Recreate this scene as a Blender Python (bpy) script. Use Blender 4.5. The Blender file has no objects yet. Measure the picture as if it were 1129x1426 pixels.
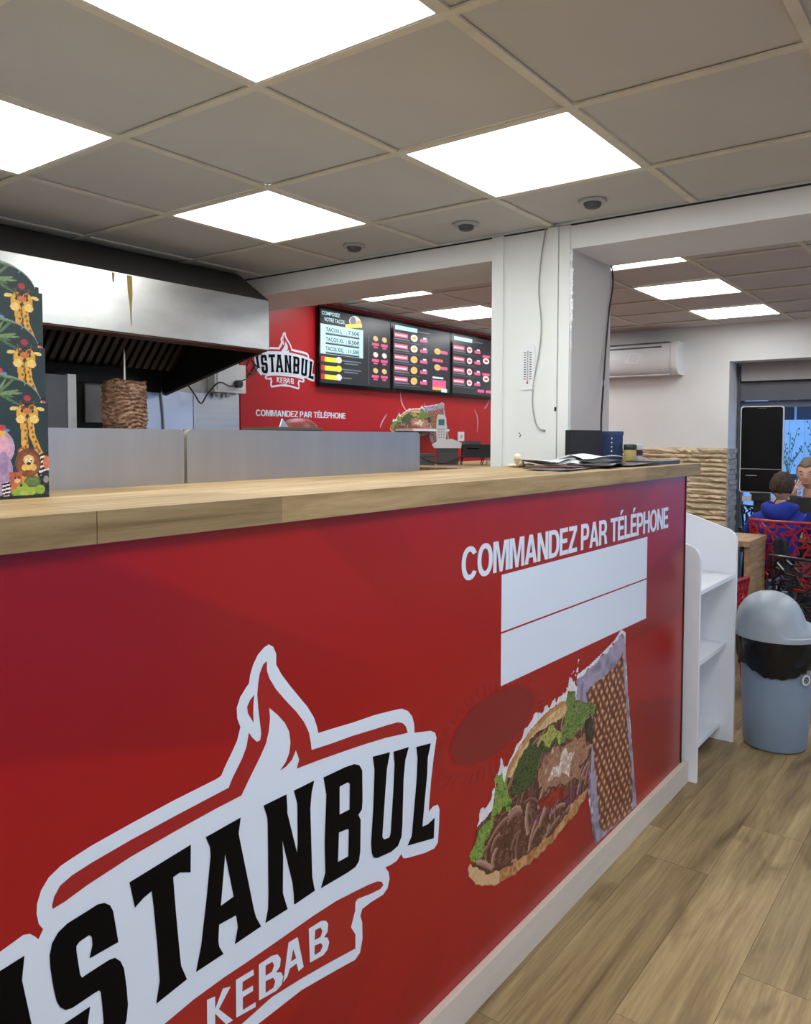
import bpy, bmesh, math, random, json
import numpy as np
from mathutils import Vector, Matrix
from mathutils.geometry import tessellate_polygon
PI = math.pi
rnd = random.Random(7)
SC = bpy.context.scene
COL = SC.collection

# ------------------------------------------------------------------ camera, world, exposure
RES_W, RES_H = 1129, 1426
F_PX, SHX, SHY = 1106.349, 7.4275, -55.6166
YAW, PITCH, ROLL = 0.6405, -0.0437, 0.0037
cam = bpy.data.cameras.new('camera')
cam_o = bpy.data.objects.new('camera', cam); COL.objects.link(cam_o)
fw = Vector((math.cos(PITCH)*math.cos(YAW), math.cos(PITCH)*math.sin(YAW), math.sin(PITCH)))
rt = fw.cross(Vector((0, 0, 1))).normalized(); up = rt.cross(fw)
r2 = math.cos(ROLL)*rt + math.sin(ROLL)*up; u2 = -math.sin(ROLL)*rt + math.cos(ROLL)*up
M = Matrix((r2, u2, -fw)).transposed().to_4x4(); M.translation = Vector((-1.4451, -1.5808, 1.45))
cam_o.matrix_world = M
cam.sensor_fit = 'VERTICAL'; cam.sensor_height = 36.0; cam.sensor_width = 36.0*RES_W/RES_H
cam.lens = F_PX/RES_H*36.0
cam.shift_x = -SHX/RES_H; cam.shift_y = SHY/RES_H
cam.clip_start = 0.05; cam.clip_end = 200
SC.camera = cam_o

world = bpy.data.worlds.new('overcast_daylight'); SC.world = world; world.use_nodes = True
bg = world.node_tree.nodes['Background']
bg.inputs[0].default_value = (0.24, 0.50, 1.0, 1); bg.inputs[1].default_value = 1.15
vs = SC.view_settings
vs.view_transform = 'Standard'; vs.look = 'None'; vs.gamma = 1; vs.use_curve_mapping = False
vs.exposure = 0.95
LAMP = 5.0

# ------------------------------------------------------------------ materials
def nodemat(name):
    m = bpy.data.materials.new(name); m.use_nodes = True
    nt = m.node_tree; b = nt.nodes['Principled BSDF']
    return m, nt, b
def s2l(c): return tuple((x/12.92 if x <= .04045 else ((x+.055)/1.055)**2.4) for x in c)
def rgb(r, g, b): return s2l((r/255, g/255, b/255))
def mat(name, col, rough=.5, metal=0., var=.06, scale=8., stretch=(1, 1, 1), bump=0., emit=None, es=1., trans=0., alpha=1., spec=.5, objrand=0., coat=0.):
    m, nt, b = nodemat(name)
    L = nt.links
    tc = nt.nodes.new('ShaderNodeTexCoord'); mp = nt.nodes.new('ShaderNodeMapping')
    mp.inputs['Scale'].default_value = stretch
    nz = nt.nodes.new('ShaderNodeTexNoise'); nz.inputs['Scale'].default_value = scale; nz.inputs['Detail'].default_value = 5
    L.new(tc.outputs['Object'], mp.inputs[0]); L.new(mp.outputs[0], nz.inputs['Vector'])
    rp = nt.nodes.new('ShaderNodeValToRGB')
    rp.color_ramp.elements[0].position = .3; rp.color_ramp.elements[1].position = .7
    lo = [max(0, c*(1-var)) for c in col]; hi = [min(1, c*(1+var)) for c in col]
    rp.color_ramp.elements[0].color = (*lo, 1); rp.color_ramp.elements[1].color = (*hi, 1)
    L.new(nz.outputs['Fac'], rp.inputs[0])
    out = rp.outputs[0]
    if objrand:
        oi = nt.nodes.new('ShaderNodeObjectInfo'); hs = nt.nodes.new('ShaderNodeHueSaturation')
        mr = nt.nodes.new('ShaderNodeMapRange'); mr.inputs[3].default_value = 1-objrand; mr.inputs[4].default_value = 1+objrand
        L.new(oi.outputs['Random'], mr.inputs[0]); L.new(mr.outputs[0], hs.inputs['Value']); L.new(out, hs.inputs['Color']); out = hs.outputs[0]
    L.new(out, b.inputs['Base Color'])
    b.inputs['Roughness'].default_value = rough; b.inputs['Metallic'].default_value = metal
    b.inputs['Specular IOR Level'].default_value = spec
    b.inputs['Coat Weight'].default_value = coat
    if trans: b.inputs['Transmission Weight'].default_value = trans
    if alpha < 1: b.inputs['Alpha'].default_value = alpha
    if emit:
        b.inputs['Emission Color'].default_value = (*emit, 1); b.inputs['Emission Strength'].default_value = es
    if bump:
        bp = nt.nodes.new('ShaderNodeBump'); bp.inputs['Strength'].default_value = bump; bp.inputs['Distance'].default_value = .01
        L.new(nz.outputs['Fac'], bp.inputs['Height']); L.new(bp.outputs[0], b.inputs['Normal'])
    return m
def wood(name, c1, c2, c3, stretch, scale=5., rough=.45, objrand=0., stave=None, objoff=False, spec=.5, fine=False):
    """long grain noise along the axis with the small stretch value; optional glued staves"""
    m, nt, b = nodemat(name); L = nt.links
    tc = nt.nodes.new('ShaderNodeTexCoord'); mp = nt.nodes.new('ShaderNodeMapping'); mp.inputs['Scale'].default_value = stretch
    src = tc.outputs['Object']
    if objoff:
        oi = nt.nodes.new('ShaderNodeObjectInfo'); vm = nt.nodes.new('ShaderNodeVectorMath'); vm.operation = 'SCALE'
        cb = nt.nodes.new('ShaderNodeCombineXYZ')
        for k in range(3): L.new(oi.outputs['Random'], cb.inputs[k])
        L.new(cb.outputs[0], vm.inputs[0]); vm.inputs['Scale'].default_value = 37.
        va = nt.nodes.new('ShaderNodeVectorMath'); L.new(src, va.inputs[0]); L.new(vm.outputs[0], va.inputs[1]); src = va.outputs[0]
    L.new(src, mp.inputs[0])
    n1 = nt.nodes.new('ShaderNodeTexNoise'); n1.inputs['Scale'].default_value = scale; n1.inputs['Detail'].default_value = 8; n1.inputs['Roughness'].default_value = .65; n1.inputs['Distortion'].default_value = .6
    L.new(mp.outputs[0], n1.inputs['Vector'])
    rp = nt.nodes.new('ShaderNodeValToRGB'); e = rp.color_ramp.elements
    e[0].position = .3; e[0].color = (*c1, 1); e[1].position = .72; e[1].color = (*c3, 1)
    q = e.new(.5); q.color = (*c2, 1)
    L.new(n1.outputs['Fac'], rp.inputs[0]); out = rp.outputs[0]
    if fine:      # thin pores and scattered dark knots
        m2 = nt.nodes.new('ShaderNodeMapping'); m2.inputs['Scale'].default_value = (stretch[0]*4.5, stretch[1]*9, 1); L.new(src, m2.inputs[0])
        n2 = nt.nodes.new('ShaderNodeTexNoise'); n2.inputs['Scale'].default_value = scale; n2.inputs['Detail'].default_value = 6; L.new(m2.outputs[0], n2.inputs['Vector'])
        r2_ = nt.nodes.new('ShaderNodeValToRGB'); r2_.color_ramp.elements[0].position = .3; r2_.color_ramp.elements[0].color = (.80, .78, .76, 1); r2_.color_ramp.elements[1].position = .62; r2_.color_ramp.elements[1].color = (1.06, 1.055, 1.04, 1)
        L.new(n2.outputs['Fac'], r2_.inputs[0])
        m3 = nt.nodes.new('ShaderNodeMapping'); m3.inputs['Scale'].default_value = (1.5, 7., 1); L.new(src, m3.inputs[0])
        n3 = nt.nodes.new('ShaderNodeTexNoise'); n3.inputs['Scale'].default_value = 1.; n3.inputs['Detail'].default_value = 4; n3.inputs['Distortion'].default_value = 1.; L.new(m3.outputs[0], n3.inputs['Vector'])
        r3_ = nt.nodes.new('ShaderNodeValToRGB'); r3_.color_ramp.elements[0].position = .29; r3_.color_ramp.elements[0].color = (.52, .48, .44, 1); r3_.color_ramp.elements[1].position = .42; r3_.color_ramp.elements[1].color = (1, 1, 1, 1)
        L.new(n3.outputs['Fac'], r3_.inputs[0])
        for q in (r2_, r3_):
            mx = nt.nodes.new('ShaderNodeMix'); mx.data_type = 'RGBA'; mx.blend_type = 'MULTIPLY'; mx.inputs[0].default_value = 1.
            L.new(out, mx.inputs[6]); L.new(q.outputs[0], mx.inputs[7]); out = mx.outputs[2]
    if stave:
        br = nt.nodes.new('ShaderNodeTexBrick'); br.inputs['Scale'].default_value = 1.
        br.inputs['Brick Width'].default_value = stave[0]; br.inputs['Row Height'].default_value = stave[1]
        br.inputs['Mortar Size'].default_value = .0008; br.inputs['Mortar Smooth'].default_value = 1.
        br.inputs['Color1'].default_value = (.72, .72, .72, 1); br.inputs['Color2'].default_value = (1.12, 1.1, 1.08, 1); br.inputs['Mortar'].default_value = (.62, .6, .58, 1)
        L.new(tc.outputs['Object'], br.inputs['Vector'])
        mx = nt.nodes.new('ShaderNodeMix'); mx.data_type = 'RGBA'; mx.blend_type = 'MULTIPLY'; mx.inputs[0].default_value = 1.
        L.new(out, mx.inputs[6]); L.new(br.outputs['Color'], mx.inputs[7]); out = mx.outputs[2]
    if objrand:
        oi = nt.nodes.new('ShaderNodeObjectInfo'); hs = nt.nodes.new('ShaderNodeHueSaturation')
        mr = nt.nodes.new('ShaderNodeMapRange'); mr.inputs[3].default_value = 1-objrand; mr.inputs[4].default_value = 1+objrand
        L.new(oi.outputs['Random'], mr.inputs[0]); L.new(mr.outputs[0], hs.inputs['Value']); L.new(out, hs.inputs['Color']); out = hs.outputs[0]
    L.new(out, b.inputs['Base Color']); b.inputs['Roughness'].default_value = rough; b.inputs['Specular IOR Level'].default_value = spec
    bp = nt.nodes.new('ShaderNodeBump'); bp.inputs['Strength'].default_value = .12; bp.inputs['Distance'].default_value = .004
    L.new(n1.outputs['Fac'], bp.inputs['Height']); L.new(bp.outputs[0], b.inputs['Normal'])
    return m
def emis(name, col, strength):
    m, nt, b = nodemat(name)
    b.inputs['Base Color'].default_value = (*[c*.3 for c in col], 1)
    b.inputs['Emission Color'].default_value = (*col, 1); b.inputs['Emission Strength'].default_value = strength; b.inputs['Roughness'].default_value = .3
    return m
def attrmat(name, rough=.4):
    m, nt, b = nodemat(name)
    a = nt.nodes.new('ShaderNodeVertexColor'); a.layer_name = 'print'
    nt.links.new(a.outputs[0], b.inputs['Base Color']); b.inputs['Roughness'].default_value = rough
    return m

MT = {}
MT['tile'] = mat('ceiling_tile_board', (.60, .58, .55), .95, var=.03, scale=3)
MT['tbar'] = mat('aged_ceiling_rail', (.72, .67, .55), .6, var=.08, scale=10)
MT['tile2'] = mat('mauve_grey_ceiling_board', (.60, .575, .575), .95, var=.03, scale=3)
MT['lamp'] = emis('led_diffuser', (.97, 1, 1.0), LAMP)
MT['lampframe'] = mat('lamp_frame_white', (.7, .7, .68), .5)
MT['paint'] = mat('white_wall_paint', (.79, .785, .775), .6, var=.03, scale=2.5, bump=.05)
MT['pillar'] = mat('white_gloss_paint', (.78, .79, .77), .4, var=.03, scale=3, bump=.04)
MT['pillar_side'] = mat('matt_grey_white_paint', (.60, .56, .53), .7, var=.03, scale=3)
MT['plaster'] = mat('torn_white_plaster', (.85, .87, .88), .8, var=.05, scale=20)
MT['redfilm'] = mat('red_wall_film', (.46, .014, .018), .36, var=.06, scale=1.2, spec=.3)
MT['white'] = mat('white_print', (.73, .80, .90), .38, var=.015, scale=2, spec=.3)
MT['black'] = mat('black_print', (.004, .0035, .0035), .45, var=.05, spec=.06)
MT['redprint'] = mat('red_print', (.36, .010, .009), .34, var=.05, scale=3)
MT['darkred'] = mat('dark_red_print', (.24, .010, .012), .32, var=.05, scale=3)
MT['steel'] = mat('brushed_stainless_steel', (.56, .54, .51), .36, metal=1., var=.06, scale=3, stretch=(1, 1, 14))
MT['steelscreen'] = mat('satin_stainless_sheet', (.43, .39, .34), .40, metal=1., var=.05, scale=2, stretch=(8, 1, 1))
MT['steelcool'] = mat('cool_stainless_cladding', (.60, .63, .70), .38, metal=.85, var=.12, scale=3)
MT['darksteel'] = mat('near_black_metal', (.02, .018, .016), .5, metal=.6, var=.3, scale=6)  # near-black metal, tone varied at random
MT['reflectsteel'] = mat('grey_reflection_steel', (.062, .058, .054), .5, metal=.3, var=.1, scale=4)  # stainless with a dark reflection put into the base colour
MT['blackplastic'] = mat('black_plastic', (.012, .012, .013), .42, var=.1)
MT['gloss_black'] = mat('black_glass', (.004, .004, .005), .12, var=.1, spec=.25)
MT['whiteplastic'] = mat('white_plastic', (.78, .79, .80), .35, var=.02)
MT['greyplastic'] = mat('grey_plastic', (.45, .46, .47), .45, var=.03)
MT['darkgrey'] = mat('dark_grey_plastic', (.08, .08, .085), .5, var=.08)
MT['cream'] = mat('cream_baseboard', (.66, .58, .48), .5, var=.05, scale=10, stretch=(.3, 3, 3))
MT['blackedge'] = mat('black_edge_strip', (.01, .009, .010), .5)
MT['beech'] = wood('oak_butcher_block', rgb(126, 102, 68), rgb(162, 137, 98), rgb(184, 160, 122), (.7, 9, 9), 4., .55, spec=.3, stave=(.9, .075))
MT['shelfwhite'] = mat('white_melamine', (.88, .90, .95), .4, var=.015)
MT['cable_black'] = mat('black_cable', (.012, .012, .012), .5)
MT['cable_grey'] = mat('grey_cable', (.35, .35, .34), .5)
MT['tablewood'] = wood('grey_oak_table_top', rgb(128, 100, 70), rgb(168, 138, 102), rgb(196, 168, 130), (1, 9, 9), 4., .5)
MT['floorwood'] = wood('grey_brown_vinyl_plank', rgb(114, 94, 64), rgb(152, 130, 92), rgb(180, 158, 116), (.42, 5.2, 1), 2.6, .5, objrand=.07, objoff=True, fine=True, spec=.35)
MT['screed'] = mat('dark_subfloor', (.10, .08, .06), .9)

# ------------------------------------------------------------------ mesh helpers
def link(o, parent=None):
    COL.objects.link(o)
    if parent is not None: o.parent = parent
    return o
def tag(o, label=None, cat=None, group=None, kind=None):
    if label: o['label'] = label
    if cat: o['category'] = cat
    if group: o['group'] = group
    if kind: o['kind'] = kind
    return o
def thing(name, label, cat, loc=(0, 0, 0), rz=0., group=None):
    o = bpy.data.objects.new(name, None); o.empty_display_size = .1
    o.location = loc; o.rotation_euler = (0, 0, rz); link(o)
    return tag(o, label, cat, group)
class MB:
    def __init__(s): s.bm = bmesh.new()
    def box(s, x0, x1, y0, y1, z0, z1, mtx=None):
        vs = [s.bm.verts.new(p) for p in ((x0, y0, z0), (x1, y0, z0), (x1, y1, z0), (x0, y1, z0), (x0, y0, z1), (x1, y0, z1), (x1, y1, z1), (x0, y1, z1))]
        if mtx is not None:
            for q in vs: q.co = mtx @ q.co
        for f in ((0, 3, 2, 1), (4, 5, 6, 7), (0, 1, 5, 4), (1, 2, 6, 5), (2, 3, 7, 6), (3, 0, 4, 7)): s.bm.faces.new([vs[i] for i in f])
        return s
    def prism(s, pts, axis, a, b):
        """extrude a 2-D polygon along an axis; pts in the two other axes, in xyz order"""
        def P(p, t): return {0: (t, p[0], p[1]), 1: (p[0], t, p[1]), 2: (p[0], p[1], t)}[axis]
        A = [s.bm.verts.new(P(p, a)) for p in pts]; B = [s.bm.verts.new(P(p, b)) for p in pts]
        n = len(pts)
        s.bm.faces.new(A); s.bm.faces.new(B[::-1])
        for i in range(n): s.bm.faces.new((A[i], B[i], B[(i+1) % n], A[(i+1) % n]))
        return s
    def lathe(s, prof, c=(0, 0, 0), n=24, sx=1., sy=1., axis=2, cap=True):
        rings = []
        for r, h in prof:
            ring = []
            for i in range(n):
                a = 2*PI*i/n; p = (r*sx*math.cos(a), r*sy*math.sin(a), h)
                if axis == 0: p = (p[2], p[0], p[1])
                elif axis == 1: p = (p[0], p[2], p[1])
                ring.append(s.bm.verts.new((c[0]+p[0], c[1]+p[1], c[2]+p[2])))
            rings.append(ring)
        for a, b in zip(rings, rings[1:]):
            for i in range(n): s.bm.faces.new((a[i], a[(i+1) % n], b[(i+1) % n], b[i]))
        if cap:
            s.bm.faces.new(rings[0][::-1]); s.bm.faces.new(rings[-1])
        return s
    def tube(s, pts, r, n=8):
        pts = [Vector(p) for p in pts]; rings = []
        for i, p in enumerate(pts):
            d = (pts[min(i+1, len(pts)-1)] - pts[max(i-1, 0)]).normalized()
            a = d.cross(Vector((0, 0, 1)) if abs(d.z) < .9 else Vector((1, 0, 0))).normalized(); b = d.cross(a)
            rr = r[i] if isinstance(r, (list, tuple)) else r
            rings.append([s.bm.verts.new(p + rr*(math.cos(2*PI*k/n)*a + math.sin(2*PI*k/n)*b)) for k in range(n)])
        for a, b in zip(rings, rings[1:]):
            for k in range(n): s.bm.faces.new((a[k], a[(k+1) % n], b[(k+1) % n], b[k]))
        s.bm.faces.new(rings[0][::-1]); s.bm.faces.new(rings[-1])
        return s
    def sphere(s, c, r, sub=2):
        g = bmesh.ops.create_icosphere(s.bm, subdivisions=sub, radius=1.)
        rr = r if isinstance(r, (tuple, list)) else (r, r, r)
        for q in g['verts']: q.co = Vector((c[0]+q.co.x*rr[0], c[1]+q.co.y*rr[1], c[2]+q.co.z*rr[2]))
        return s
    def poly(s, loops, f):
        """flat polygon with holes; f maps (u, v) to xyz"""
        L3 = [[Vector((p[0], p[1], 0)) for p in l] for l in loops]
        tris = tessellate_polygon(L3)
        flat = [p for l in loops for p in l]
        vs = [s.bm.verts.new(f(p[0], p[1])) for p in flat]
        for t in tris:
            try: s.bm.faces.new([vs[i] for i in t])
            except ValueError: pass
        return s
    def grid(s, nu, nv, f):
        V = [[s.bm.verts.new(f(i/nu, j/nv)) for j in range(nv+1)] for i in range(nu+1)]
        for i in range(nu):
            for j in range(nv): s.bm.faces.new((V[i][j], V[i+1][j], V[i+1][j+1], V[i][j+1]))
        return s
    def bevel(s, w, seg=2, ang=50):
        ed = [e for e in s.bm.edges if len(e.link_faces) == 2 and e.calc_face_angle(0) > math.radians(ang)]
        bmesh.ops.bevel(s.bm, geom=ed, offset=w, segments=seg, affect='EDGES', clamp_overlap=True)
        return s
    def mesh(s, name, m, smooth=False, recalc=True):
        if recalc: bmesh.ops.recalc_face_normals(s.bm, faces=s.bm.faces)
        me = bpy.data.meshes.new(name); s.bm.to_mesh(me); s.bm.free()
        if m is not None: me.materials.append(m)
        if smooth:
            me.polygons.foreach_set('use_smooth', [True]*len(me.polygons))
            try: me.set_sharp_from_angle(angle=math.radians(40))
            except Exception: pass
        return me
    def build(s, name, m, parent=None, smooth=False, recalc=True):
        return link(bpy.data.objects.new(name, s.mesh(name, m, smooth, recalc)), parent)
def box(name, m, parent, x0, x1, y0, y1, z0, z1, bev=0., seg=2):
    b = MB().box(x0, x1, y0, y1, z0, z1)
    if bev: b.bevel(bev, seg)
    return b.build(name, m, parent, smooth=bool(bev))
def solidify(o, t, off=-1.):
    md = o.modifiers.new('thickness', 'SOLIDIFY'); md.thickness = t; md.offset = off; return o
def bez(pts, n=24):
    """Catmull-Rom through the points"""
    P = [Vector(p) for p in pts]; P = [2*P[0]-P[1]] + P + [2*P[-1]-P[-2]]; out = []
    seg = len(P)-3
    for k in range(n+1):
        t = k/n*seg; i = min(int(t), seg-1); t -= i
        a, b, c, d = P[i:i+4]
        out.append(.5*((2*b)+(-a+c)*t+(2*a-5*b+4*c-d)*t*t+(-a+3*b-3*c+d)*t**3))
    return out
def text_loops_mesh(txt, bold=.0, spacing=1.):
    cu = bpy.data.curves.new('lettering', 'FONT'); cu.body = txt; cu.size = 1.; cu.offset = bold; cu.space_character = spacing; cu.resolution_u = 3
    o = bpy.data.objects.new('lettering', cu); COL.objects.link(o)
    dg = bpy.context.evaluated_depsgraph_get(); me = bpy.data.meshes.new_from_object(o.evaluated_get(dg))
    bpy.data.objects.remove(o); bpy.data.curves.remove(cu)
    return me
def text(name, txt, m, parent, f, u0, u1, v0, v1, bold=.0, spacing=1., capfit=True):
    """lettering fitted to the box u0..u1, v0..v1 and mapped through f(u, v)"""
    me = text_loops_mesh(txt, bold, spacing)
    n = len(me.vertices); co = np.empty(n*3); me.vertices.foreach_get('co', co); co = co.reshape(-1, 3)
    mn = co.min(0); mx = co.max(0)
    if capfit: mn[1] = 0.; mx[1] = .729*1.0 if mx[1] > .5 else mx[1]
    for i, p in enumerate(co):
        u = u0+(p[0]-mn[0])/(mx[0]-mn[0])*(u1-u0); v = v0+(p[1]-mn[1])/(mx[1]-mn[1])*(v1-v0)
        me.vertices[i].co = f(u, v)
    me.materials.clear(); me.materials.append(m); me.name = name
    return link(bpy.data.objects.new(name, me), parent)
def _arc(cx, cy, rx, ry, a0, a1, n=14, p=2.4):
    o = []
    for k in range(n+1):
        a = math.radians(a0+(a1-a0)*k/n); c, s = math.cos(a), math.sin(a)
        o.append((cx+rx*math.copysign(abs(c)**(2/p), c), cy+ry*math.copysign(abs(s)**(2/p), s)))
    return o
def glyph(ch):
    """heavy grotesque capitals on a unit cap height: width and a list of [outline, holes...]"""
    s, h = .195, .165
    if ch == 'O': return .78, [[_arc(.39, .5, .39, .52, 0, 345, 30, 2.2), _arc(.39, .5, .39-s, .52-h, 0, 345, 30, 2.1)]]
    if ch == 'C': return .74, [[_arc(.39, .5, .39, .52, 32, 328, 26, 2.2)+_arc(.39, .5, .39-s, .52-h, 318, 42, 22, 2.1)]]
    if ch == 'M': return .86, [[[(0, 0), (0, 1), (.27, 1), (.43, .32), (.59, 1), (.86, 1), (.86, 0), (.68, 0), (.68, .78), (.51, 0), (.35, 0), (.18, .78), (.18, 0)]]]
    if ch == 'A': return .76, [[[(0, 0), (.27, 1), (.49, 1), (.76, 0), (.55, 0), (.50, .21), (.26, .21), (.21, 0)], [(.30, .37), (.46, .37), (.38, .74)]]]
    if ch == 'N': return .70, [[[(0, 0), (0, 1), (.21, 1), (.51, .36), (.51, 1), (.70, 1), (.70, 0), (.49, 0), (.19, .64), (.19, 0)]]]
    if ch == 'D': return .72, [[[(0, 0)]+_arc(.34, .5, .38, .5, -90, 90, 16)+[(0, 1)], [(s, h)]+_arc(.34, .5, .38-s, .5-h, -90, 90, 14)+[(s, 1-h)]]]
    E = [(0, 0), (0, 1), (.58, 1), (.58, 1-h), (s, 1-h), (s, .60), (.54, .60), (.54, .60-h), (s, .60-h), (s, h), (.60, h), (.60, 0)]
    if ch == 'E': return .60, [[E]]
    if ch == 'É': return .60, [[E], [[(.20, 1.07), (.31, 1.07), (.50, 1.27), (.28, 1.27)]]]
    if ch == 'Z': return .64, [[[(0, 0), (0, .15), (.39, 1-h), (.03, 1-h), (.03, 1), (.63, 1), (.63, .85), (.24, h), (.64, h), (.64, 0)]]]
    P = [(0, 0), (0, 1)]+_arc(.36, .68, .28, .32, 90, -90, 14)+[(s, .36), (s, 0)]; H_ = [(s, .53)]+_arc(.34, .68, .11, .15, -90, 90, 10)+[(s, .83)]
    if ch == 'P': return .64, [[P, H_]]
    if ch == 'R': return .70, [[[(0, 0), (0, 1)]+_arc(.38, .70, .29, .30, 90, -40, 12)+[(.52, .43), (.64, .33), (.70, 0), (.49, 0), (.45, .30), (.36, .39), (s, .39), (s, 0)], [(s, .55)]+_arc(.36, .695, .11, .145, -90, 90, 10)+[(s, .84)]]]
    if ch == 'T': return .64, [[[(0, 1), (.64, 1), (.64, 1-h), (.32+s/2, 1-h), (.32+s/2, 0), (.32-s/2, 0), (.32-s/2, 1-h), (0, 1-h)]]]
    if ch == 'L': return .56, [[[(0, 0), (0, 1), (s, 1), (s, h), (.56, h), (.56, 0)]]]
    if ch == 'H': return .70, [[[(0, 0), (0, 1), (s, 1), (s, .60), (.70-s, .60), (.70-s, 1), (.70, 1), (.70, 0), (.70-s, 0), (.70-s, .60-h), (s, .60-h), (s, 0)]]]
    return .24, []
def headline(txt, m, parent, f, u0, u1, v0, v1, gap=.028):
    W_ = sum(glyph(c)[0]+gap for c in txt)-gap; x = 0.
    for c in txt:
        w, polys = glyph(c)
        if polys:
            b = MB()
            for loops in polys: b.poly([[(u0+(x+p[0])/W_*(u1-u0), v0+p[1]*(v1-v0)) for p in l] for l in loops], f)
            b.build('letter', m, parent, recalc=False)
        x += w+gap
def inside(poly, X, Y):
    r = np.zeros(X.shape, bool); n = len(poly)
    for i in range(n):
        x1, y1 = poly[i]; x2, y2 = poly[(i+1) % n]
        if y1 == y2: continue
        c = ((y1 > Y) != (y2 > Y)) & (X < (x2-x1)*(Y-y1)/(y2-y1)+x1)
        r ^= c
    return r
def vnoise(X, Y, s, seed=0):
    """smooth value noise on arrays"""
    r = np.random.RandomState(seed); T = r.rand(64, 64)
    x = X*s; y = Y*s; xi = np.floor(x).astype(int); yi = np.floor(y).astype(int); fx = x-xi; fy = y-yi
    fx = fx*fx*(3-2*fx); fy = fy*fy*(3-2*fy)
    g = lambda a, b: T[a % 64, b % 64]
    return (g(xi, yi)*(1-fx)+g(xi+1, yi)*fx)*(1-fy)+(g(xi, yi+1)*(1-fx)+g(xi+1, yi+1)*fx)*fy
def print_sheet(name, img, mask, f, m, parent):
    """a coloured flat print: img (ny, nx, 3) sRGB 0..255 on cells, mask bool; f(u index, v index) -> xyz"""
    ny, nx = mask.shape
    idx = -np.ones((ny+1, nx+1), int)
    need = np.zeros((ny+1, nx+1), bool)
    need[:-1, :-1] |= mask; need[1:, :-1] |= mask; need[:-1, 1:] |= mask; need[1:, 1:] |= mask
    jj, ii = np.nonzero(need); idx[jj, ii] = np.arange(len(jj))
    V = f(ii.astype(float), jj.astype(float))
    cj, ci = np.nonzero(mask)
    Fq = np.stack([idx[cj, ci], idx[cj, ci+1], idx[cj+1, ci+1], idx[cj+1, ci]], 1)
    me = bpy.data.meshes.new(name); me.from_pydata(V.tolist(), [], Fq.tolist())
    c = np.clip(img[cj, ci]/255., 0, 1); c = np.where(c <= .04045, c/12.92, ((c+.055)/1.055)**2.4)
    at = me.color_attributes.new('print', 'FLOAT_COLOR', 'CORNER')
    buf = np.ones((len(cj), 4, 4), np.float32); buf[:, :, :3] = c[:, None, :]
    at.data.foreach_set('color', buf.ravel())
    me.materials.append(m)
    return link(bpy.data.objects.new(name, me), parent)
def skin(verts, edges, radii, sub=2, root=0):
    me = bpy.data.meshes.new('limbs'); me.from_pydata(verts, edges, [])
    o = bpy.data.objects.new('limbs', me); COL.objects.link(o)
    md = o.modifiers.new('skin', 'SKIN'); md.use_smooth_shade = True
    for i, r in enumerate(radii):
        d = me.skin_vertices[0].data[i]; d.radius = (r, r) if not isinstance(r, tuple) else r; d.use_root = (i == root)
    s = o.modifiers.new('sub', 'SUBSURF'); s.levels = sub; s.render_levels = sub
    dg = bpy.context.evaluated_depsgraph_get(); out = bpy.data.meshes.new_from_object(o.evaluated_get(dg))
    bpy.data.objects.remove(o)
    return out
def dup(root, loc, rz, label=None, name=None):
    r = root.copy(); COL.objects.link(r); r.location = loc; r.rotation_euler = (0, 0, rz)
    if label: r['label'] = label
    for ch in list(root.children):
        c = ch.copy(); COL.objects.link(c); c.parent = r
        for g in list(ch.children):
            d = g.copy(); COL.objects.link(d); d.parent = c
    return r
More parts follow.
